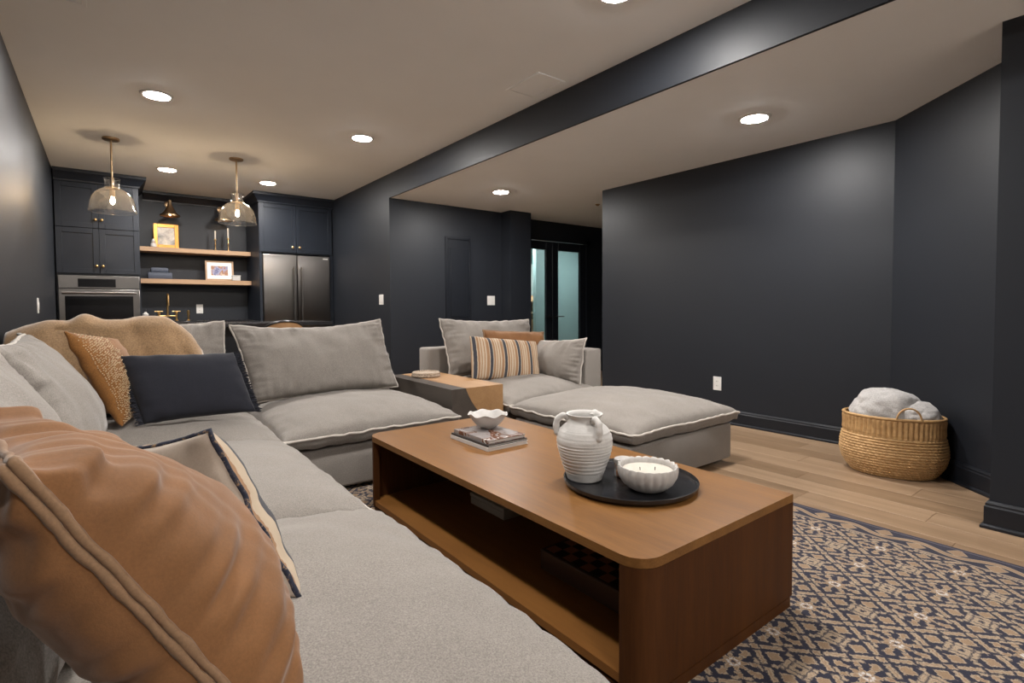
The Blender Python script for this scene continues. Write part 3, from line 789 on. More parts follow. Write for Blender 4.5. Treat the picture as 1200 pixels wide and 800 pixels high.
# ------------------------------------------------------------------ cushions
def fb(p, s=1.0, seed=0.0): return noise.noise(Vector((p[0]*s+seed, p[1]*s-seed*.7, p[2]*s+seed*.3)))
class Cushion:
    """corners c00,c10,c11,c01 (u,v = -1..1); t1 along the normal, t2 against it"""
    def __init__(s, c, t1, t2, k=.05, p=.42, n=36, wr=.006, wf=7.0, seed=0.0, sag=0.0, bot=0.0, edge=0.004, kv=None, p2=None, pl=.09, pk=1.6):
        s.c = [Vector(q) for q in c]; kv = k if kv is None else kv
        s.n = n
        nrm = ((s.c[1]-s.c[0])+(s.c[2]-s.c[3])).cross((s.c[3]-s.c[0])+(s.c[2]-s.c[1])).normalized(); s.nrm = nrm
        lu = (s.c[1]-s.c[0]).length; lv = (s.c[3]-s.c[0]).length
        N = n; us = [math.sin(PI/2*(-1+2*i/N)) for i in range(N+1)]
        us = [.35*(-1+2*i/N)+.65*q for i, q in enumerate(us)]
        s.us = us
        def base(u, v):
            eu = u*(1-k*(1-v*v)); ev = v*(1-kv*(1-u*u))
            a, b = (1+eu)/2, (1+ev)/2
            p0 = s.c[0]*(1-a)*(1-b)+s.c[1]*a*(1-b)+s.c[2]*a*b+s.c[3]*(1-a)*b
            rim = 1-(1-max(abs(u), abs(v)))
            p0 = p0-Vector((0, 0, sag))*max(0, v)*(1-u*u)
            ed = max(abs(u), abs(v))**6
            return p0+nrm*edge*ed*fb((u*lu*9, v*lv*9, 1.7), 1, seed)*2.5
        s.base = base
        front = []; back = []; uvs = []
        for j, v in enumerate(us):
            for i, u in enumerate(us):
                h = max(0.0, (1-u*u)*(1-v*v))**p
                h2 = h if p2 is None else max(0.0, (1-u*u)*(1-v*v))**p2
                h *= 1-bot*v
                b0 = base(u, v)
                # puckers running in from the edges plus broad dents
                e = (1-abs(u))*lu; g = (1-abs(v))*lv
                wu = math.exp(-e/pl)*fb((v*lv*wf*2.6, e*3, 0), 1, seed+3)
                wv = math.exp(-g/pl)*fb((u*lu*wf*2.6, g*3, 5), 1, seed+5)
                br = fb((u*lu*3.2, v*lv*3.2, 0), 1, seed)*1.1+fb((u*lu*9, v*lv*4.5, 2), 1, seed+9)*.45
                hh = min(1, h*2.5)
                d = wr*(wu*pk+wv*pk+br)*hh
                front.append(b0+nrm*(t1*h+d)); back.append(b0-nrm*(t2*(h2 if p2 else h)+d*.7))
                uvs.append(((u+1)/2, (v+1)/2))
        W = N+1; mb = MB(); f = []
        idx = {}
        V = list(front); UV = list(uvs)
        for j in range(W):
            for i in range(W):
                if i in (0, N) or j in (0, N): idx[(i, j)] = j*W+i
                else: idx[(i, j)] = len(V); V.append(back[j*W+i]); UV.append(uvs[j*W+i])
        for j in range(N):
            for i in range(N):
                f.append((j*W+i, j*W+i+1, (j+1)*W+i+1, (j+1)*W+i))
                f.append((idx[(i, j)], idx[(i, j+1)], idx[(i+1, j+1)], idx[(i+1, j)]))
        mb.add([q[:] for q in V], f); mb.uv = UV; s.mb = mb
    def loop(s, off=0.0, m=40):
        pts = []
        g = [-1+2*i/m for i in range(m)]
        pts += [(q, -1) for q in g]+[(1, q) for q in g]+[(-q, 1) for q in g]+[(-1, -q) for q in g]
        c = (s.c[0]+s.c[1]+s.c[2]+s.c[3])/4
        return [s.base(u, v)+s.nrm*off for u, v in pts]
    def piping(s, r, wob=.25, off=0.0, m=40):
        L = s.loop(off, m); rr = [r*(1+wob*fb(q, 60, 2)) for q in L]
        return MB().tube(L, rr, 8, closed=True)
    def face_point(s, u, v, t): return s.base(u, v)+s.nrm*t*max(0, (1-u*u)*(1-v*v))**.42

def seat_cushion(root, x0, x1, y0, y1, seed, zs=.345, up=.140, dn=.07, mat='fab'):
    c = Cushion([(x0, y0, zs), (x1, y0, zs), (x1, y1, zs), (x0, y1, zs)], up, dn, k=.016, p=.40, p2=.07, n=52, wr=.008, wf=5, seed=seed, edge=.004)
    o = obj('seat_cushion', c.mb, M[mat], root, smooth=80)
    obj('piping', c.piping(.0072), M['fab_pipe'], root, parent=o, smooth=80)
    return o
def sofa_base(root, x0, x1, y0, y1, z1=.272):
    obj('base', MB().box(x0+.012, x1-.012, y0+.012, y1-.012, .035, z1, .018, 3), M['fab'], root)
    for xx in (x0+.1, x1-.1):
        for yy in (y0+.1, y1-.1):
            obj('foot', MB().lathe([(.03, .0115), (.03, .036)], (xx, yy, 0), 14), M['black'], root)
def back_cushion(root, c, t1, t2, seed, k=.035, n=52, wr=.013, bot=.28, kv=.035, sag=.015):
    q = Cushion(c, t1, t2, k=k, p=.40, n=n, wr=wr, wf=9, seed=seed, bot=bot, edge=.008, kv=kv, sag=sag, pl=.12, pk=2.4)
    o = obj('back_cushion', q.mb, M['fab'], root, smooth=80)
    obj('piping', q.piping(.0065, .35), M['fab_pipe'], root, parent=o, smooth=80)
    return q
FX = .715      # front of the left hand seats
# left run: near unit, middle unit, corner unit ; then the armless unit along the kitchen side
su = thing('sofa_module', 'nearest oatmeal sofa seat under the caramel pillow at the left', 'sofa', (.15, 1.1, 0), 'modules of the oatmeal sectional')
sofa_base(su, -.395, FX-.02, .56, 1.70)
seat_cushion(su, -.36, FX, .535, 1.712, 1.0)
obj('back_frame', MB().box(-.40, -.26, .57, 1.69, .285, .70, .03, 3), M['fab'], su)
back_cushion(su, [(-.12, .75, .47), (-.10, 2.03, .48), (-.255, 2.06, .93), (-.26, .75, .93)], .12, .05, 11)
su = thing('sofa_module', 'middle oatmeal sofa seat against the left wall', 'sofa', (.15, 2.25, 0), 'modules of the oatmeal sectional')
sofa_base(su, -.395, FX-.02, 1.715, 2.83)
seat_cushion(su, -.36, FX-.01, 1.708, 2.842, 2.0)
obj('back_frame', MB().box(-.40, -.26, 1.72, 2.82, .285, .70, .03, 3), M['fab'], su)
back_cushion(su, [(-.11, 2.10, .47), (-.08, 3.14, .48), (-.275, 2.98, .945), (-.26, 2.10, .94)], .13, .05, 12)
su = thing('sofa_module', 'corner oatmeal sofa seat under the camel throw blanket', 'sofa', (.15, 3.4, 0), 'modules of the oatmeal sectional')
sofa_base(su, -.395, FX-.02, 2.845, 3.96)
seat_cushion(su, -.36, FX, 2.838, 3.93, 3.0)
obj('back_frame', MB().box(-.40, FX-.03, 3.84, 3.98, .285, .70, .03, 3).box(-.40, -.26, 2.86, 3.84, .285, .70, .03, 3), M['fab'], su)
back_cushion(su, [(-.20, 3.62, .47), (.60, 3.64, .47), (.60, 3.79, .965), (-.22, 3.80, .945)], .10, .06, 13)
su = thing('sofa_module', 'armless oatmeal sofa seat between corner and wooden side table', 'sofa', (1.24, 3.4, 0), 'modules of the oatmeal sectional')
sofa_base(su, FX+.0, 1.765, 2.895, 3.98)
seat_cushion(su, FX-.005, 1.785, 2.862, 3.93, 4.0)
obj('back_frame', MB().box(FX, 1.765, 3.86, 4.0, .285, .70, .03, 3), M['fab'], su)
back_cushion(su, [(.725, 3.60, .455), (1.70, 3.60, .462), (1.655, 3.80, .955), (.628, 3.79, .938)], .11, .06, 14, sag=.035)

# corner chair in the niche
su = thing('sofa_module', 'oatmeal corner lounge seat with cushions in front of the niche', 'sofa', (2.78, 3.6, 0))
obj('base', MB().box(2.26, 3.29, 3.02, 4.18, .035, .285, .018, 3), M['fab'], su)
for xx, yy in ((2.34, 3.1), (3.2, 3.1), (2.34, 4.1), (3.2, 4.1)):
    obj('foot', MB().lathe([(.03, .0115 if yy < 3.2 else .0), (.03, .036)], (xx, yy, 0), 14), M['black'], su)
seat_cushion(su, 2.25, 3.22, 2.96, 4.10, 5.0)
obj('back_frame', MB().box(2.19, 3.30, 4.03, 4.20, .03, .695, .02, 3), M['fab'], su)
obj('side_frame', MB().box(3.11, 3.30, 3.05, 4.05, .03, .695, .02, 3), M['fab'], su)
back_cushion(su, [(2.28, 3.82, .47), (3.20, 3.82, .47), (3.28, 3.99, .925), (2.275, 3.99, .945)], .11, .05, 15)
back_cushion(su, [(3.06, 3.86, .44), (3.035, 3.04, .415), (3.10, 3.03, .79), (3.12, 3.78, .745)], .10, .04, 16, k=.03)
# ottoman
su = thing('ottoman', 'large square oatmeal ottoman in front of the right wall', 'ottoman', (2.76, 2.4, 0))
sofa_base(su, 2.245, 3.30, 1.865, 2.92)
seat_cushion(su, 2.236, 3.325, 1.846, 2.94, 6.0, zs=.342, up=.130)

# ------------------------------------------------------------------ throw pillows
# caramel velvet pillow, nearest
A_, B_, C_, D_ = (-.067, .60, .911), (.16, .615, .515), (.205, .99, .505), (-.160, .95, .918)
q = Cushion([A_, B_, C_, D_], .118, .10, k=.12, kv=.04, p=.45, n=90, wr=.0125, wf=6.5, seed=21, edge=.0015, pl=.14, pk=2.6)
if q.nrm.x < 0: q = Cushion([D_, C_, B_, A_], .118, .10, k=.12, kv=.04, p=.45, n=90, wr=.0125, wf=6.5, seed=21, edge=.0015, pl=.14, pk=2.6)
po = tag(obj('throw_pillow', q.mb, M['velvet'], smooth=80, origin=(.1, .8, .5)), 'large caramel velvet pillow filling the lower left corner', 'pillow')
pp = q.piping(.0047, .35, .004, 90); p2 = q.piping(.0047, .35, -.005, 90); pp.add(p2.v, p2.f)
obj('piping', pp, M['velvet_edge'], root=po, smooth=80)

def stripe_mat(name):
    t = NT(name); tc = t.node('ShaderNodeTexCoord'); sx = t.sep(tc.outputs['UV'])
    vec = tc.outputs['Object']
    x = (sx[0]+(t.noise(vec, 30, 2)-.5)*.006)*5.0+.93
    f = x.frac()
    n = t.noise(t.coords('UV', (160, 6, 1)), 1.0, 3); n2 = t.noise(vec, 260, 2)
    nav = f.lt(.19); 
    tn = (f.gt(.24)*f.lt(.36)).max(f.gt(.44)*f.lt(.50)).max(f.gt(.62)*f.lt(.68)).max(f.gt(.78)*f.lt(.95))
    cream = t.mix(n, (.43, .33, .23), (.58, .475, .355)); tan = t.mix(n, (.28, .155, .078), (.38, .225, .125))
    col = t.mix(tn, cream, tan); col = t.mix(nav, col, t.mix(n2, (.025, .028, .04), (.075, .075, .085)))
    t.set(col, .95, sheen=.1); t.bump(n*.6+n2*.6, .5, .002); return t.m
M['stripe'] = stripe_mat('tan_navy_stripe')
# striped pillow seen from behind: taupe back, striped front
TLp, TRp, BRp, BLp = (-.166, 1.54, .765), (.160, 1.190, .800), (.292, 1.065, .475), (-.034, 1.415, .47)
cb = [BRp, BLp, TLp, TRp]        # normal towards +y
q = Cushion(cb, .125, .07, k=.04, p=.34, n=44, wr=.006, seed=31, edge=.006, sag=.028)
if q.nrm.y < 0: q = Cushion([BLp, BRp, TRp, TLp], .125, .07, k=.04, p=.34, n=44, wr=.006, seed=31, edge=.006, sag=.028)
# split the closed shape into its front and back sheets
def split_cushion(q):
    W = q.n+1; nf = W*W
    fr_, bk_ = MB(), MB()
    V, F, UV = q.mb.v, q.mb.f, q.mb.uv
    for which, out in ((0, fr_), (1, bk_)):
        mp = {}; vv = []; uu = []; ff = []
        for i in range(which, len(F), 2):
            g = []
            for k in F[i]:
                if k not in mp: mp[k] = len(vv); vv.append(V[k]); uu.append(UV[k])
                g.append(mp[k])
            ff.append(tuple(g))
        out.add(vv, ff); out.uv = uu
    return fr_, bk_
fr_, bk_ = split_cushion(q)
t = thing('throw_pillow', 'striped lumbar pillow turned so its taupe velvet back faces the camera', 'pillow', (.05, 1.15, .48))
obj('front_cover', fr_, M['stripe'], t, smooth=80, label='cream, tan and navy striped front')
obj('back_cover', bk_, M['taupe'], t, smooth=80, label='taupe velvet back')
def band_mat():
    t = NT('navy_tan_edge_band'); vec = t.coords(); n = t.noise(vec, 70, 3, .7)
    t.set(t.ramp(n, [(.50, (.018, .021, .038)), (.58, (.05, .05, .065)), (.66, (.30, .18, .09))]), .95); t.bump(n, .4, .002); return t.m
M['band'] = band_mat()
obj('edge_band', q.piping(.0055, .3, .0), M['band'], t, smooth=80)

# mustard pillow with beads
c = [(.047, 3.10, .485), (.150, 3.43, .485), (.045, 3.50, .885), (-.147, 3.02, .950)]
q = Cushion(c, .075, .055, k=.05, p=.42, n=36, wr=.004, seed=41, edge=.005)
t = thing('throw_pillow', 'mustard pillow with rows of cream beads against the left cushions', 'pillow', (.03, 3.25, .49))
obj('cover', q.mb, M['mustard'], t, smooth=80)
m = MB()
for i in range(22):
    for j in range(46):
        u = -.93+i*.052+random.uniform(-.012, .012); v = -.95+j*.0415+(.02 if i % 2 else 0)+random.uniform(-.008, .008)
        if abs(v) > .96 or u > .15+.1*math.sin(v*6): continue
        if random.random() < .16+max(0, (u+.45))*1.0: continue
        h = max(0, (1-u*u)*(1-v*v))**.42
        p = q.base(u, v)+q.nrm*(.075*h+.0035)
        m.ball(p, .0034, 1, (1, 1, .8))
obj('beads', m, M['bead'], t, kind='stuff')

# navy lumbar with side fringe
c = [(.135, 3.10, .485), (.640, 3.13, .480), (.560, 3.27, .800), (.045, 3.25, .812)]
q = Cushion(c, .085, .07, k=.015, p=.42, n=36, wr=.004, seed=51, edge=.005, kv=.05)
t = thing('throw_pillow', 'navy lumbar pillow with fringed ends in the sofa corner', 'pillow', (.35, 3.2, .48))
obj('cover', q.mb, M['navyfab'], t, smooth=80)
for sgn in (-1, 1):
    m = MB()
    for k in range(46):
        v = -1+2*(k+.5)/46
        p = q.base(sgn, v); d = (q.base(sgn, v)-q.base(sgn*.8, v)).normalized()
        for r in range(3):
            e = p+d*random.uniform(.018, .034)+Vector((0, 0, random.uniform(-.014, .008)))+q.nrm*random.uniform(-.012, .016)
            m.tube([p, (p+e)/2+q.nrm*random.uniform(-.004, .006), e], [.0042, .0045, .002], 5)
    obj('fringe', m, M['navyfab'], t, kind='stuff')

# niche pillows
c = [(2.56, 3.62, .47), (3.14, 3.585, .425), (3.20, 3.68, .812), (2.56, 3.74, .850)]
q = Cushion(c, .07, .05, k=.04, p=.42, n=32, wr=.010, wf=9, seed=61, edge=.006)
po = tag(obj('throw_pillow', q.mb, M['velvet'], smooth=80, origin=(2.8, 3.65, .46)), 'caramel velvet pillow behind the striped pillow in the niche seat', 'pillow')
obj('piping', q.piping(.007, .3), M['velvet_edge'], root=po, smooth=80)
c = [(2.268, 3.47, .475), (2.94, 3.43, .418), (2.985, 3.53, .742), (2.305, 3.55, .815)]
q = Cushion(c, .075, .05, k=.015, p=.42, n=36, wr=.004, seed=71, edge=.004)
tag(obj('throw_pillow', q.mb, M['stripe'], smooth=80, origin=(2.6, 3.5, .47)), 'striped tan, cream and navy lumbar pillow standing in the niche seat', 'pillow')

# ------------------------------------------------------------------ throw blanket over the sofa corner
def blanket():
    # path across the blanket: (y, z) going up the front, over the top and down behind
    W, Hn = 70, 60
    v = []; f = []
    for j in range(Hn+1):
        s = j/Hn
        for i in range(W+1):
            u = i/W; x = -.395+u*.81
            top = .945+.008*math.sin(u*9+1)+.008*fb((u*5, 0, 0), 1, 3)
            top -= .07*max(0, (.25-u)/.25)**1.3; top += .022*math.exp(-((u-.36)/.05)**2)
            top -= .16*max(0, (u-.80)/.20)**1.5
            L = s*1.15                                    # length along the drape from the seat
            if L < .56: y = 3.44+.24*(L/.56); z = .50+(top-.50)*(L/.56)
            elif L < .74:
                a = (L-.56)/.18*PI; y = 3.755-.075*math.cos(a); z = top+.032*math.sin(a)
            else: y = 3.83; z = top-(L-.74)*.9
            x2 = x+.16*(1-s)*(u-.2)*.5
            n = .022*fb((x*6, L*5, 0), 1, 4)+.012*fb((x*15, L*9, 3), 1, 8)+.010*math.sin(x*26+L*5+2*fb((x*3, L*3, 1)))
            n += .004*fb((x*50, L*50, 0))
            if L < .56: y -= n*1.2+.012
            elif L < .74: z += n*.6
            else: y += abs(n)
            v.append((x2, y, z))
    for j in range(Hn):
        for i in range(W):
            a = j*(W+1)+i; f.append((a, a+1, a+W+2, a+W+1))
    return MB().add(v, f)
bo = tag(obj('throw_blanket', blanket(), M['throw'], smooth=180, origin=(0, 3.6, .5)), 'camel fleece throw draped over the corner sofa cushions', 'blanket')
md = bo.modifiers.new('thick', 'SOLIDIFY'); md.thickness = .016; md.offset = 1

# ------------------------------------------------------------------ coffee table
TX0, TX1, TY0, TY1, TZ = 1.04, 1.84, .825, 2.56, .402
ct = thing('coffee_table', 'low walnut coffee table with open sides on the rug', 'table', (1.44, 1.7, .011))
R_ = .075
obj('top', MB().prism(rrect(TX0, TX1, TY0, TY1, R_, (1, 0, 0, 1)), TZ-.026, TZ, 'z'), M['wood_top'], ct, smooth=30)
def end_panel(y0, y1, yin):
    # panel with its front corner rounded round to the open side
    P = []
    if y0 < 1.5:
        P = [(TX0+R_+R_*math.cos(a), TY0+R_+R_*math.sin(a)) for a in [PI+PI/2*k/10 for k in range(11)]]
        P = P+[(TX1, TY0), (TX1, TY0+.03), (TX0+R_, TY0+.03)]+[(TX0+R_+(R_-.03)*math.cos(a), TY0+R_+(R_-.03)*math.sin(a)) for a in [1.5*PI-PI/2*k/10 for k in range(11)]]
    else:
        P = [(TX0+R_+R_*math.cos(a), TY1-R_+R_*math.sin(a)) for a in [PI-PI/2*k/10 for k in range(11)]]
        P = P+[(TX1, TY1), (TX1, TY1-.03), (TX0+R_, TY1-.03)]+[(TX0+R_+(R_-.03)*math.cos(a), TY1-R_+(R_-.03)*math.sin(a)) for a in [.5*PI+PI/2*k/10 for k in range(11)]]
    return MB().prism(P, .052, TZ-.0275, 'z')
obj('end_panel', end_panel(TY0, 0, 0), M['wood_side_shaded'], ct, smooth=30)
obj('end_panel', end_panel(2.0, 0, 0), M['wood_side_shaded'], ct, smooth=30)
obj('lower_shelf', MB().prism(rrect(TX0+.004, TX1-.02, TY0+.031, TY1-.031, .05, (1, 0, 0, 1)), .056, .081, 'z'), M['wood_shelf'], ct, smooth=30)
obj('shade_panel', MB().box(TX1-.02, TX1, TY0+.031, TY1-.031, .052, TZ-.0275), M['wood_side_shaded'], ct)  # panel added to close the far side and keep the inside dark
obj('plinth', MB().prism(rrect(TX0+.008, TX1-.004, TY0+.004, TY1-.004, .07, (1, 0, 0, 1)), .0115, .0445, 'z'), M['wood_side_shaded'], ct, smooth=30)
obj('shadow_gap', MB().prism(rrect(TX0+.04, TX1-.04, TY0+.04, TY1-.04, .05, (1, 0, 0, 1)), .0445, .056, 'z'), M['blackgap'], ct, smooth=30)
# chess box
cb_ = thing('chess_box', 'dark wooden chess box on the lower shelf of the coffee table', 'box', (1.43, 1.26, .081))
obj('box', MB().box(1.245, 1.625, 1.075, 1.455, .0812, .155, .004), M['wood_in'], cb_)
M['sq_dark'] = plain('dark_square', (.010, .006, .004), .4); M['sq_light'] = plain('light_square', (.30, .13, .065), .35)
sq = {}
for i in range(8):
    for j in range(8):
        x0, y0 = 1.261+i*.0435, 1.091+j*.0435; kx = (i+j) % 2
        if kx not in sq:
            sq[kx] = obj('chess_square', MB().box(1.261, 1.261+.0431, 1.091, 1.091+.0431, .155, .1562), M['sq_light' if kx else 'sq_dark'], cb_, smooth=None)
            sq[kx].location = (i*.0435, j*.0435, 0)
        else:
            c_ = sq[kx].copy(); S.collection.objects.link(c_); c_.parent = cb_; c_.location = (i*.0435, j*.0435, 0)
gb = thing('box_file', 'pale grey box lying deep inside the coffee table', 'box', (1.5, 2.02, .081))
M['greycard'] = plain('grey_card', (.36, .33, .29), .6)
obj('box', MB().box(1.40, 1.62, 1.885, 2.16, .0812, .118, .003), M['greycard'], gb)
obj('lid', MB().box(1.397, 1.623, 1.882, 2.163, .118, .136, .003), M['greycard'], gb)

# books
def book(label, x0, x1, y0, y1, z0, z1, cover, pages, rot=0.0):
    cx, cy = (x0+x1)/2, (y0+y1)/2
    t = thing('book', label, 'book', (cx, cy, z0), 'books on the coffee table')
    obj('pages', MB().box(x0+.004, x1-.003, y0+.003, y1-.003, z0+.0025, z1-.0025), pages, t)
    obj('cover', MB().box(x0, x1, y0, y1, z0, z0+.0025).box(x0, x1, y0, y1, z1-.0025, z1).box(x0, x0+.003, y0, y1, z0+.0025, z1-.0025), cover, t)
    return t
M['pages'] = plain('paper', (.62, .59, .56), .8)
M['cov1'] = plain('cover_white', (.60, .58, .56), .45)
def cover_mat():
    t = NT('photo_cover'); c = t.coords(scale=(1.2, .8, 1), loc=(.3, .1, 0)); n = t.voronoi(c, 16)
    sx = t.sep(t.coords())
    nn = t.noise(c, 11, 3, .6, 1.2)
    pic = t.ramp(nn, [(.40, (.26, .235, .23)), (.52, (.30, .27, .26)), (.56, (.16, .065, .035)), (.64, (.12, .05, .03)), (.68, (.6, .57, .54))])
    t.set(pic, .25); return t.m
M['cov3'] = cover_mat()
M['cov2'] = plain('cover_black', (.03, .028, .027), .45)
z = TZ+.0005
b1 = book('bottom white book of the stack under the scalloped bowl', 1.328, 1.558, 1.905, 2.225, z, z+.017, M['cov1'], M['pages'])
b2 = book('thin dark covered book in the middle of the coffee table stack', 1.332, 1.556, 1.908, 2.222, z+.0172, z+.027, M['cov2'], M['pages'])
b3 = book('top book with grey photo cover under the scalloped bowl', 1.342, 1.553, 1.918, 2.212, z+.0272, z+.044, M['cov3'], M['pages'])
# scalloped bowl
zb = z+.0442
def scal(r, zz, a, i):
    k = max(0, (zz-.03)/.035); s = math.cos(7*a+.5)
    return r*(1+.022*k*s), zz-.0042*k*s
pr = smooth_prof([(.028, 0), (.034, .002), (.038, .006), (.058, .018), (.077, .040), (.088, .064), (.096, .070), (.098, .0725), (.090, .070), (.072, .040), (.048, .018), (.02, .010), (.001, .009)], 1)
tag(obj('scalloped_bowl', MB().lathe(pr, (1.49, 2.135, zb), 84, rmod=scal), M['ceramic'], smooth=60, origin=(1.49, 2.135, zb)), 'white wavy rimmed bowl on the stack of books', 'bowl')

# tray and its contents
tx, ty = 1.487, 1.238
tr_ = tag(obj('round_tray', MB().lathe([(.205, 0), (.226, .002), (.236, .012), (.238, .024), (.2335, .0245), (.229, .014), (.219, .009), (.10, .0085), (.001, .0085)], (tx, ty, TZ+.0004), 72), M['counter'], smooth=35, origin=(tx, ty, TZ)), 'round black tray near the end of the coffee table', 'tray')
def ridge(r, zz, a, i):
    if .03 < zz < .185: r += .0011*math.sin(zz*2*PI/.0125+.35*math.sin(a*2)+1.5*math.sin(zz*55))+.0006*math.sin(zz*2*PI/.0061+a)+.0008*math.sin(3*a+zz*40)
    return r, zz
VX, VY, VZ = 1.385, 1.365, TZ+.0095
base_pr = [(.060, 0), (.064, .003), (.066, .012), (.078, .045), (.092, .085), (.1005, .125), (.102, .148), (.098, .168), (.086, .188), (.069, .203), (.061, .210), (.058, .220), (.060, .230), (.068, .238), (.066, .242), (.058, .238), (.053, .225), (.053, .21), (.078, .18), (.088, .14), (.07, .06), (.05, .015), (.001, .012)]
def dens(pr, step=.0028):
    out = [pr[0]]
    for (r0, z0), (r1, z1) in zip(pr, pr[1:]):
        k = max(1, int(math.hypot(r1-r0, z1-z0)/step))
        for q in range(1, k+1):
            s = q/k; out.append((r0+(r1-r0)*s, z0+(z1-z0)*s))
    return out
vs = thing('ceramic_vase', 'ribbed white clay jug with three loop handles on the tray', 'vase', (VX, VY, VZ))
obj('body', MB().lathe(dens(smooth_prof(base_pr, 2)), (VX, VY, VZ), 64, rmod=ridge), M['clay'], vs, smooth=60)
for ad in (172, 292, 52):
    a = math.radians(ad-37); dx, dy = math.cos(a), math.sin(a)
    pts = [(.058, .220), (.070, .230), (.084, .230), (.096, .221), (.103, .206), (.104, .188), (.102, .172), (.096, .160)]
    sm = smooth_prof(pts, 2)
    obj('handle', MB().tube([(VX+r*dx, VY+r*dy, VZ+zz) for r, zz in sm], [.0118+.0008*math.sin(k) for k in range(len(sm))], 12), M['clay'], vs, smooth=80)
# ribbed candle bowl
cx, cy, cz = 1.475, 1.150, TZ+.0095
def rib(r, zz, a, i):
    k = min(1, max(0, (zz-.004)/.02)); 
    if i > 8: k *= .35
    s = abs(math.sin(11*a)); return r*(1+.055*k*(s-.6)), zz+(.0035*(s-.5) if zz > .07 else 0)
cdl = thing('candle_bowl', 'fluted white ceramic bowl candle with two wicks on the tray', 'candle', (cx, cy, cz))
pr = [(.050, 0), (.055, .002), (.068, .010), (.086, .026), (.097, .046), (.101, .064), (.101, .080), (.099, .084), (.095, .083), (.092, .078), (.090, .066), (.088, .060)]
obj('bowl', MB().lathe(pr, (cx, cy, cz), 132, rmod=rib, cap=True), M['ceramic'], cdl, smooth=60)
obj('wax', MB().lathe([(.0865, .0605), (.0865, .0665), (.05, .0650), (.001, .0645)], (cx, cy, cz), 40), M['wax'], cdl)
for s in (-1, 1):
    obj('wick', MB().tube([(cx+s*.020, cy-s*.016, cz+.064), (cx+s*.021, cy-s*.016, cz+.076)], .0013, 6), M['black'], cdl)
# match jar between vase and candle
mj = thing('match_jar', 'small jar with pale lid and amber contents behind the candle', 'jar', (1.525, 1.285, cz))
jx, jy = 1.515, 1.290
obj('jar', MB().lathe([(.030, 0), (.033, .003), (.033, .045), (.028, .052), (.028, .056)], (jx, jy, cz), 24), M['glass'], mj)
M['amber'] = plain('amber_match_heads', (.50, .20, .05), .5)
obj('matches', MB().lathe([(.027, .003), (.028, .02), (.02, .03)], (jx, jy, cz), 14), M['amber'], mj)
obj('lid', MB().lathe([(.036, .052), (.037, .058), (.035, .066), (.025, .070), (.001, .071)], (jx, jy, cz), 24), M['ceramic'], mj)

# ------------------------------------------------------------------ side table and trivet
sd = thing('side_table', 'blocky rustic oak and dark stained side table between the sofas', 'side table', (2.01, 3.45, 0))
SX0, SX1, SY0, SY1, SZ = 1.795, 2.215, 2.985, 3.96, .502
bnd = [(1.905, SZ), (1.925, .455), (1.95, .41), (1.985, .36), (2.03, .315), (2.10, .27), (SX1, .225)]
obj('oak_block', MB().prism(bnd+[(SX1, SZ)], SY0, SY1, 'y'), M['rustic'], sd, smooth=None, label='light oak portion')
obj('dark_block', MB().prism([(SX0, SZ-.0006)]+[(p[0]-.0008, p[1]-.0006) for p in bnd]+[(SX1, 0.012), (SX0, .012)], SY0+.0004, SY1, 'y'), M['ebony'], sd, smooth=None, label='dark stained portion')
M['rope'] = fabric('cotton_rope', (.46, .36, .27), big=20, fine=.3)
tv = thing('braided_trivet', 'round cream braided trivet on the wooden side table', 'trivet', (1.99, 3.70, SZ))
for lv in range(2):
    for s in (0, 1):
        pts = []; rr = .098-.004*lv
        for k in range(120):
            a = 2*PI*k/120; ph = 15*a+s*PI
            pts.append((1.99+(rr+.008*math.cos(ph))*math.cos(a), 3.70+(rr+.008*math.cos(ph))*math.sin(a), SZ+.012+lv*.016+.005*math.sin(ph)))
        obj('braid', MB().tube(pts, .0085, 8, closed=True), M['rope'], tv, smooth=80)
obj('centre', MB().lathe([(.09, .002), (.092, .01), (.088, .030), (.05, .034), (.001, .033)], (1.99, 3.70, SZ), 36), M['rope'], tv)

# ------------------------------------------------------------------ basket
BX, BY = 3.872, 1.146
bk = thing('wicker_basket', 'oval seagrass basket holding plush blankets in the corner', 'basket', (BX, BY, 0))
ang = math.radians(-73)         # long axis follows the angle of the photo
def bpt(r, a, zz, sx=.985, sy=.72):
    p = Vector((r*math.cos(a)*sx, r*math.sin(a)*sy, zz)); c_, s_ = math.cos(ang), math.sin(ang)
    return (BX+p.x*c_-p.y*s_, BY+p.x*s_+p.y*c_, p.z)
def brad(zz):
    pts = [(0, .205), (.03, .232), (.08, .262), (.14, .276), (.20, .272), (.245, .262), (.30, .258), (.365, .262)]
    for (z0, r0), (z1, r1) in zip(pts, pts[1:]):
        if zz <= z1: s = (zz-z0)/(z1-z0); return r0+(r1-r0)*s
    return pts[-1][1]
NA = 560
def bsheet(z0, z1, nz, disp):
    v = []; f = []
    for j in range(nz+1):
        zz = z0+(z1-z0)*j/nz
        for k in range(NA):
            a = 2*PI*k/NA; v.append(bpt(brad(zz)+disp(zz, a), a, zz))
    for j in range(nz):
        for k in range(NA):
            k2 = (k+1) % NA; f.append((j*NA+k, j*NA+k2, (j+1)*NA+k2, (j+1)*NA+k))
    return MB().add(v, f)
RH = .0165
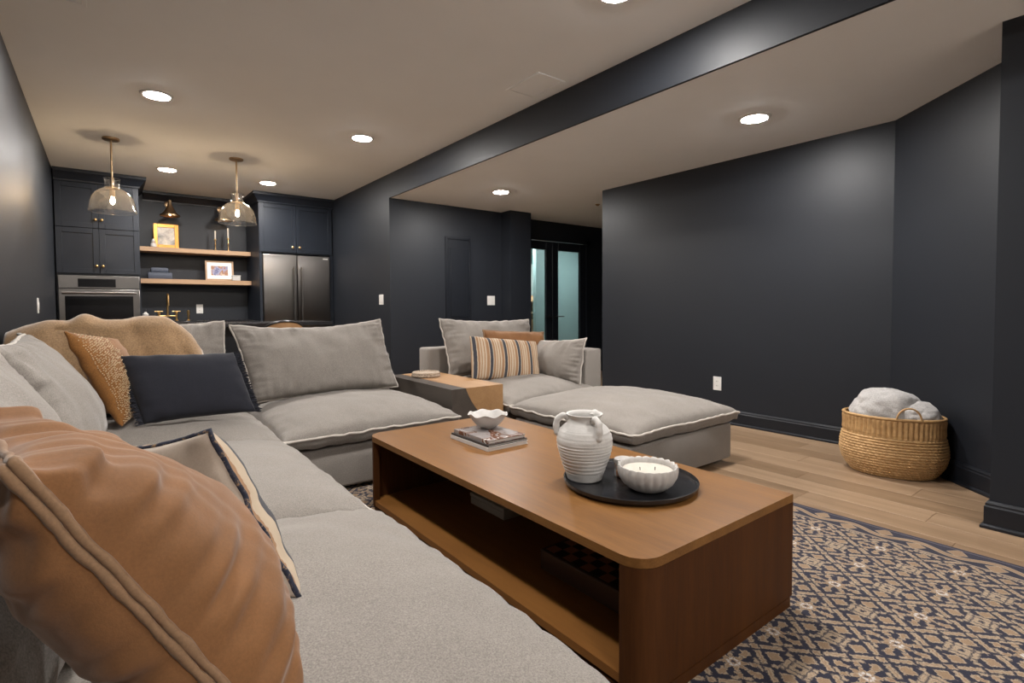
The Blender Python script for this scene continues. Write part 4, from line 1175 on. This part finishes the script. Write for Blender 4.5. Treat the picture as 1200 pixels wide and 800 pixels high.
def weave(zz, a):
    row = math.floor(zz/RH); ft = (zz/RH) % 1
    sk = a+row*.055+(ft-.5)*.05
    return .0125*math.sin(PI*ft)**.8*(.25+.75*abs(math.sin(sk*30))**.8)+.0015*fb((a*8, zz*30, 0))
def upright(zz, a):
    s = abs(math.sin(a*30+.25*fb((a*9, zz*8, 0)))); return .0135*s**.8*(1 if .262 < zz < .352 else .7)-.003
obj('woven_body', bsheet(.004, .247, 90, weave), M['wicker'], bk, smooth=80)
obj('upright_band', bsheet(.247, .362, 24, upright), M['wicker'], bk, smooth=80)
obj('rim', MB().tube([bpt(.262+.002*math.sin(40*a), a, .364) for a in [2*PI*k/160 for k in range(160)]], .009, 8, closed=True), M['wicker'], bk, smooth=80)
v = [bpt(brad(.006)-.006, 2*PI*k/64, .006) for k in range(64)]
obj('bottom', MB().add(v, [tuple(range(64))]), M['wicker'], bk)
for s, a0 in ((1, math.radians(-72)), (1, math.radians(108))):
    pts = []
    for k in range(17):
        g = PI*k/16; aa = a0+.24*math.cos(g)*-1
        pts.append(bpt(.267, aa, .362+.075*math.sin(g)))
    obj('handle', MB().tube(pts, .0055, 8), M['wicker'], bk, smooth=80)
def plush(cx, cy, rx, ry, h, z0, seed, rot):
    bm = bmesh.new(); bmesh.ops.create_icosphere(bm, subdivisions=5, radius=1)
    for q in bm.verts:
        p = q.co.copy()
        d = 1+.10*noise.noise(p*1.7+Vector((seed, 0, 0)))+.06*noise.noise(p*4+Vector((0, seed, 0)))+.02*noise.noise(p*12)+.014*noise.noise(p*34)
        x_, y_ = p.x*rx*d, p.y*ry*d; c_, s_ = math.cos(rot), math.sin(rot)
        q.co = Vector((cx+x_*c_-y_*s_, cy+x_*s_+y_*c_, z0+p.z*h*d))
    return MB().bm(bm)
tag(obj('plush_blanket', plush(BX-.006, BY+.028, .192, .150, .150, .378, 2, ang), M['towel'], smooth=180, origin=(BX, BY, .3)), 'grey white plush blanket heaped in the basket, higher bundle', 'blanket')
tag(obj('plush_blanket', plush(BX+.025, BY-.115, .125, .135, .095, .368, 5, ang), M['towel'], smooth=180, origin=(BX, BY, .3)), 'grey white plush blanket in the basket, lower bundle behind the handle', 'blanket')
